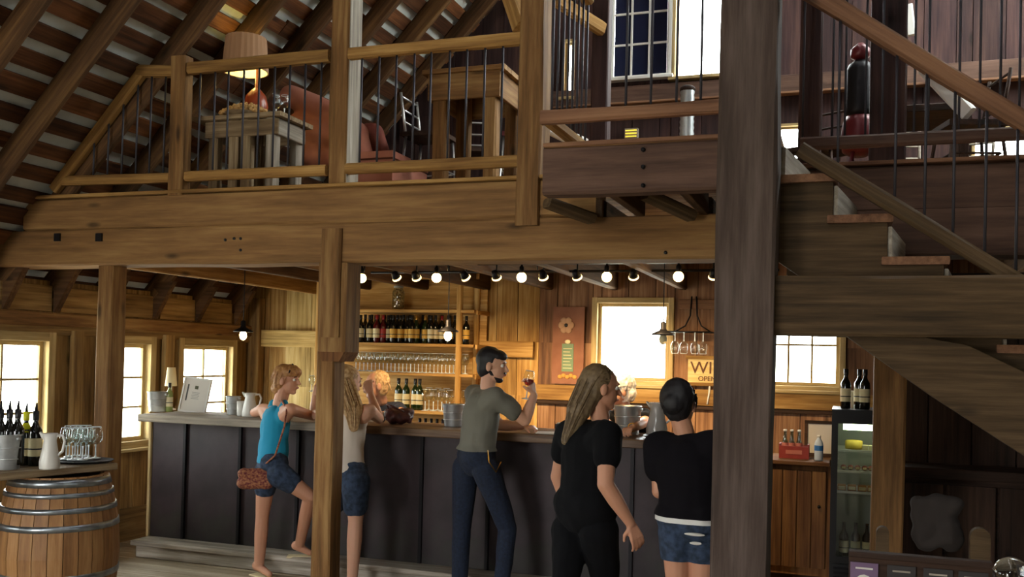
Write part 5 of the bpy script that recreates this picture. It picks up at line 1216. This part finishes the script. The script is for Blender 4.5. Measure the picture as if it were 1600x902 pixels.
def leg_cloth(T, name, m, frac=1.0, infl=.012, cuts=None, disp=.005, top=None):
    P, r, b = T['P'], T['r'], T['b']; i = infl
    pr = [('c', P-r*.06*b, P+r*.06*b, .108*b+i, .108*b+i, 16, .96, T['f']), ('c', P, P.lerp(T['W'], .45), .138*b+i*.8, .128*b+i*.6, 18, .82, r)]
    for leg in (T['legL'], T['legR']):
        h_, kn, an, toe = leg
        if frac >= 1: pr += [('c', h_, kn, .09*b+i, .058*b+i, 14), ('c', kn, kn.lerp(an, .35), .058*b+i, .056*b+i, 12), ('c', kn.lerp(an, .35), kn.lerp(an, frac-1), .056*b+i, .044+i, 12)]
        else: pr += [('c', h_, h_.lerp(kn, frac), .092*b+i, .075*b+i, 14)]
    return blob(name, pr, m, T['root'], .008, 5, disp, (20, 20, 8), cuts=cuts, dec=.6)
def hair(T, m, prims, strands=70, seed=1, amp=.007):
    random.seed(seed); c, hf, hr, hu, k = T['head'], T['hf'], T['hr'], T['hu'], T['k']
    pr = [('e', c+hu*.036*k-hf*.030*k, (.084*k, .094*k, .090*k), T['R']), ('e', c-hu*.02*k-hf*.045*k, (.078*k, .062*k, .08*k), T['R'])]
    for q in prims: pr.append(q)
    h = blob('hair', pr, m, T['root'], .006, 3, amp, (60, 60, 16), dec=.6)
    g = G(); caps = [q for q in prims if q[0] == 'c']
    for i in range(strands):
        a = random.uniform(0, 2*PI); q = random.uniform(.25, 1.0)
        dirv = (hr*math.cos(a)*math.sin(q*1.7)+hf*math.sin(a)*math.sin(q*1.7)*1.05+hu*math.cos(q*1.7)); base = c+hu*.03*k-hf*.022*k
        if dirv.dot(hf) > .55: continue
        p0 = base+dirv*.09*k; pts = [p0]
        if caps:
            o = V((random.gauss(0, 1), random.gauss(0, 1), random.gauss(0, 1)))
            for cc in caps: pts += [cc[1]+o.normalized()*cc[3]*.9, cc[2]+o.normalized()*cc[4]*.95]
        else: pts += [p0-hu*.03+dirv*.004-hf*.008, p0-hu*.06-hf*.016+dirv*.006]
        g.tube(pts, [.003]*(len(pts)-1)+[.001], 4, False)
    g.build('hair_strands', m, h, M=I4)['kind'] = 'stuff'; return h
J = lambda px, py, Y: at(px, py, Y=Y)
def onbar(px, Y, dz=.035): return P_(px, Y, BT+dz)
def gnd(p, z=.045): return V((p.x, p.y, z))
# 1 woman in turquoise tank top, left
t = person('woman in turquoise tank top leaning on the bar, one foot on the step', (.75, .65), J(426, 722, 6.0), J(430, 664, 6.05), J(437, 632, 6.08), J(449, 594, 6.08), (1, .12, -.05),
    J(411, 640, 6.18), J(455, 640, 5.94), (onbar(398, 6.34, .05), onbar(428, 6.5, .035), (1, .5, 0)), (onbar(487, 6.30, .05), onbar(512, 6.42, .04), (1, .3, 0)),
    (J(417, 738, 6.05), J(410, 806, 6.08), V((J(405, 880, 6.1).x, 6.10, .08)), V((J(426, 897, 6.1).x, 6.06, .03))), (J(437, 742, 5.93), J(484, 776, 6.02), V((J(468, 850, 6.27).x, 6.27, .215)), V((J(484, 862, 6.3).x, 6.30, .16))), M_skin, .88, .93)
torso_cloth(t, 'tank_top', M_teal, straps=True, hem=J(428, 722, 6.0).z)
leg_cloth(t, 'denim_shorts', M_denims, .38)
hair(t, M_hairg, [('e', t['head']-t['hf']*.06-t['hu']*.07, (.06, .05, .05)), ('e', t['head']+t['hu']*.06+t['hf']*.02, (.078, .08, .055), t['R'])], 60, 2)
g = G(); g.tube([t['head']+t['hr']*.085+t['hf']*.05+t['hu']*.06, t['head']+t['hu']*.118+t['hf']*.03, t['head']-t['hr']*.085+t['hf']*.05+t['hu']*.06], .006, 6); g.build('sunglasses', M_iron, t['root'], M=I4)
for lg in ('legL', 'legR'):
    an, toe = t[lg][2], t[lg][3]; d_ = V((toe.x-an.x, toe.y-an.y, 0)).normalized(); sd = V((-d_.y, d_.x, 0)); zb = toe.z-.028
    c0 = V((an.x, an.y, zb)).lerp(V((toe.x, toe.y, zb)), .45); plank('flip_flop', c0-d_*.12, c0+d_*.12, .085, .014, M_label, t['root'], side=sd)
# her crossbody bag
bgp = J(399, 746, 5.86); bgo = empty('crossbody_bag', (bgp.x, bgp.y, bgp.z-.1), .5); tag(bgo, 'small red patterned crossbody bag on the hip of the woman in turquoise', 'bag')
M_pat = mat('red_paisley_cloth', '5e1420', .8, col2='a8704a', nscale=70)
blob('pouch', [('c', (-.085, 0, .06), (.085, 0, .06), .045, .045, 12, .8, (0, 0, 1)), ('c', (-.085, -.005, .125), (.085, -.005, .125), .04, .04, 12, .8, (0, 0, 1))], M_pat, bgo, .006, 3, .004, 30, M=wm(bgo))
g = G(); g.tube([J(412, 728, 5.87), J(430, 712, 5.83), J(444, 668, 5.85), J(448, 640, 5.9), J(440, 626, 6.0), J(428, 628, 6.14), J(415, 660, 6.2), J(402, 730, 6.0)], .007, 6); g.build('strap', M_pat, bgo, M=I4)
# 2 woman in cream tank top behind the post
t = person('long-haired blond woman in cream tank top and denim shorts standing behind the bar post', (.25, .97), J(540, 738, 6.0), J(541, 672, 6.03), J(545, 636, 6.06), J(546, 596, 6.08), (.45, .9, -.1),
    J(508, 648, 6.05), J(578, 642, 5.98), (onbar(492, 6.30, .06), J(492, 622, 6.36), (.3, .1, 1)), (onbar(592, 6.32, .05), J(579, 617, 6.34), (-.4, .1, 1)),
    (J(522, 752, 6.0), V((J(520, 800, 6.02).x, 6.02, .50)), V((J(520, 880, 6.05).x, 6.05, .085)), V((J(524, 890, 6.2).x, 6.15, .03))), (J(556, 752, 5.95), V((J(556, 800, 5.95).x, 5.95, .50)), V((J(551, 880, 5.95).x, 5.95, .085)), V((J(560, 895, 6.05).x, 6.06, .03))), M_skin2, .94, .95, hands=((.9, (0, 1, 0)), (1.0, (0, 1, 0))))
torso_cloth(t, 'tank_top', M_cream, straps=True, hem=J(540, 746, 6.0).z, infl=.02)
leg_cloth(t, 'denim_shorts', M_denims, .62, .018)
hair(t, M_hairl, [('c', t['head']-t['hf']*.05, J(552, 640, 5.93), .075, .075, 12, .7, (1, 0, 0)), ('c', J(552, 640, 5.93), J(553, 668, 5.9), .07, .035, 12, .6, (1, 0, 0))], 110, 3, .003)
# glass and napkin she holds at left of the post
wineglass('small drink glass raised by the woman in the cream tank top, left of the post', J(487, 612, 6.40), None, .6)
# 3 man
t = person('bearded man in grey T-shirt and dark jeans raising a wine glass', (.78, .62), J(744, 712, 5.98), J(752, 648, 6.0), J(762, 604, 6.03), J(770, 571, 6.05), (.98, .12, -.12),
    J(742, 616, 6.17), J(775, 622, 5.87), (onbar(780, 6.3, .05), onbar(815, 6.4, .04), (1, .15, 0)), (J(820, 657, 6.0), J(834, 618, 6.08), (-.25, .1, 1)),
    (J(728, 732, 6.05), V((J(722, 800, 6.0).x, 6.0, .50)), V((J(718, 900, 5.95).x, 5.95, .09)), V((J(740, 900, 5.98).x, 6.02, .04))), (J(760, 735, 5.92), V((J(792, 800, 6.02).x, 6.04, .52)), V((J(783, 900, 5.92).x, 5.92, .09)), V((J(805, 900, 5.95).x, 5.98, .04))), M_skin2, 1.0, 1.0, hands=((1.1, (0, 0, -1)), (.8, (-1, .2, 0), (-.2, 0, 1))))
torso_cloth(t, 'grey_t_shirt', M_tee, sleeves=.55, hem=J(744, 703, 5.98).z, infl=.02, disp=.012)
leg_cloth(t, 'jeans', M_denim, 1.97, .006)
hair(t, M_hairk, [('e', t['head']+t['hu']*.066+t['hf']*.012, (.07, .08, .045), t['R'])], 0, 4, .002)
c, hf, hr, hu = t['head'], t['hf'], t['hr'], t['hu']
blob('beard', [('e', c-hu*.092+hf*.055, (.030, .030, .022), t['R']), ('c', c-hu*.088+hf*.055+hr*.018, c-hu*.045-hf*.0+hr*.054, .017, .012, 10), ('c', c-hu*.088+hf*.055-hr*.018, c-hu*.045-hf*.0-hr*.054, .017, .012, 10), ('c', c-hu*.042+hf*.092-hr*.02, c-hu*.042+hf*.092+hr*.02, .008, .008, 8)], M_hairk, t['root'], .005, 2, .003, 80)
for an in (t['legL'], t['legR']):
    d_ = (an[3]-an[2]); d_.z = 0; d_.normalize(); blob('shoe', [('c', gnd(an[2], .045)-d_*.05, gnd(an[2], .04)+d_*.15, .05, .038, 12), ('c', gnd(an[2], .06), gnd(an[2], .11), .05, .045, 12)], M_capk, t['root'], .008, 3, cuts=[((0, 0, .004), (0, 0, -1))])
g = G(); g.tube([J(762, 704, 5.82), J(764, 722, 5.8), J(775, 738, 5.84), J(783, 722, 5.9)], .004, 5); g.build('key_chain', M_gold, t['root'], M=I4)
wineglass('wine glass with a little rose wine raised by the man in the grey T-shirt', J(822, 624, 6.06), None, .95, wine=True, rot=(.0, .12, 0))
# 4 woman in black with long light-brown hair
t = person('woman in black top and leggings with long light brown hair walking past the bar', (.55, .84), J(915, 790, 4.92), J(920, 712, 4.95), J(938, 652, 5.0), J(940, 606, 5.0), (.85, .5, -.1),
    J(888, 678, 5.08), J(950, 680, 4.82), (J(872, 745, 5.15), J(892, 800, 5.2), (.3, .2, -1)), (J(946, 757, 4.72), J(985, 818, 4.8), (.45, .1, -1)),
    (J(892, 830, 4.98), V((J(885, 890, 4.85).x, 4.85, .52)), V((J(878, 900, 4.6).x, 4.6, .2)), V((J(890, 900, 4.7).x, 4.72, .06))), (J(935, 830, 4.88), V((J(945, 900, 5.0).x, 5.02, .48)), V((J(950, 900, 5.05).x, 5.05, .09)), V((J(975, 900, 5.1).x, 5.16, .04))), M_skin, 1.05, 1.02, hands=((.45, (1, .3, 0)), (.45, (-.6, .6, 0))))
torso_cloth(t, 'black_t_shirt', M_black, sleeves=.45, infl=.024, hem=J(915, 830, 4.92).z)
leg_cloth(t, 'black_leggings', M_black, 1.35, .014)
hair(t, M_hairlb, [('c', t['head']-t['hf']*.06, J(905, 640, 4.93), .085, .07, 12, .8, (1, 0, 0)), ('c', J(905, 640, 4.93), J(885, 688, 4.9), .065, .03, 12, .7, (1, 0, 0))], 120, 5, .004)
# 5 woman in black t-shirt and denim shorts, dark pinned-up hair
t = person('woman in black T-shirt and denim shorts with dark pinned-up hair', (.12, .99), J(1078, 812, 4.78), J(1074, 735, 4.8), J(1069, 676, 4.84), J(1064, 632, 4.86), (.25, .96, -.12),
    J(1030, 698, 4.84), J(1112, 698, 4.80), (J(1030, 768, 4.80), J(1052, 742, 5.02), (.6, .7, .2)), (J(1120, 768, 4.82), J(1105, 742, 5.05), (-.5, .8, .1)),
    (J(1058, 832, 4.78), V((J(1060, 890, 4.8).x, 4.80, .48)), V((J(1062, 900, 4.8).x, 4.82, .09)), V((J(1065, 900, 4.9).x, 4.95, .04))), (J(1100, 832, 4.78), V((J(1098, 890, 4.8).x, 4.80, .48)), V((J(1098, 900, 4.8).x, 4.82, .09)), V((J(1104, 900, 4.9).x, 4.95, .04))), M_skin, .92, .95)
torso_cloth(t, 'black_t_shirt', mat('plum_black_cloth', '0b080d', .95, spec=.2), sleeves=.5, infl=.034, hem=J(1078, 806, 4.78).z)
torso_cloth(t, 'white_undershirt', M_white, infl=.028, hem=J(1078, 814, 4.78).z)
leg_cloth(t, 'denim_shorts', M_denims, .40, .012, cuts=[((0, 0, J(1078, 876, 4.78).z), (0, 0, -1))])
hair(t, M_hairk, [('e', t['head']-t['hf']*.06+t['hu']*.03, (.09, .07, .10), t['R']), ('e', t['head']-t['hf']*.09+t['hu']*.0, (.06, .05, .06), t['R'])], 90, 6, .004)
for i in range(2):
    q = J(1083+i*2, 838+i*14, 4.60); g = G(); g.ell((0, 0, 0), (.05-.02*i, .012, .008)); g.build('frayed_patch', M_paper, t['root'], M=Matrix.Translation((q.x, 4.645, q.z)))
# 6 bartender with short blond hair
def straight(P, r_, dz=.085):
    return [((P+r_*s*.09-UP*.04), V((P.x+r_.x*s*.1, P.y+r_.y*s*.1-.02, .48)), V((P.x+r_.x*s*.1, P.y+r_.y*s*.1, dz)), V((P.x+r_.x*s*.12, P.y+r_.y*s*.12-.14, .04))) for s in (-1, 1)]
Pq = V((J(612, 700, 7.55).x, 7.55, .95)); lg = straight(Pq, V((-.9, .3, 0)))
t = person('bartender with short tousled blond hair and navy shirt leaning on the bar', (-.3, -.95), Pq, J(603, 658, 7.38), J(596, 626, 7.28), J(587, 602, 7.2), (-.72, -.69, -.02),
    J(622, 640, 7.32), J(574, 644, 7.26), (P_(628, 7.1, 1.18), P_(598, 6.93, 1.17), (-1, -.2, 0)), (P_(566, 7.05, 1.18), P_(585, 6.93, 1.17), (.9, -.3, 0)), lg[0], lg[1], M_skin, .95, 1.0)
torso_cloth(t, 'navy_shirt', M_navy, sleeves=.6, infl=.018)
leg_cloth(t, 'trousers', M_black, 1.95, .012)
hair(t, M_hairl, [('e', t['head']+t['hu']*.075-t['hf']*.04, (.075, .07, .045), t['R'])], 40, 7, .009)
# 7 bartender with white hair
Pq = V((J(985, 700, 7.3).x, 7.35, .95)); lg = straight(Pq, V((-.95, .2, 0)))
t = person('bartender with curly silver hair and black shirt facing the walking woman', (-.3, -.95), Pq, J(981, 668, 7.22), J(976, 640, 7.15), J(967, 611, 7.1), (-.8, -.55, -.1),
    J(1006, 652, 7.2), J(950, 654, 7.12), (P_(1008, 7.05, 1.2), P_(990, 6.5, 1.19), (-.3, -1, -.1)), (P_(940, 7.0, 1.2), P_(955, 6.93, 1.17), (.6, -.5, 0)), lg[0], lg[1], M_skin, .95, 1.0, hands=((1.2, (0, 0, -1), (-1, 0, 0)), (.5, (0, 0, -1))))
torso_cloth(t, 'black_shirt', M_black, sleeves=.5, infl=.018)
leg_cloth(t, 'trousers', M_black, 1.95, .012)
hair(t, M_hairw, [('e', t['head']+t['hu']*.05-t['hf']*.03, (.1, .1, .08), t['R']), ('e', t['head']-t['hu']*.03-t['hf']*.06, (.09, .06, .07), t['R'])], 80, 8, .018)
q = P_(988, 6.53, 1.19); g = G(); g.tube([q+V((.03*math.cos(a), 0, .03*math.sin(a))) for a in np.linspace(0, 2*PI, 13)], .004, 5); g.build('bracelet', M_gold, t['root'], M=I4)
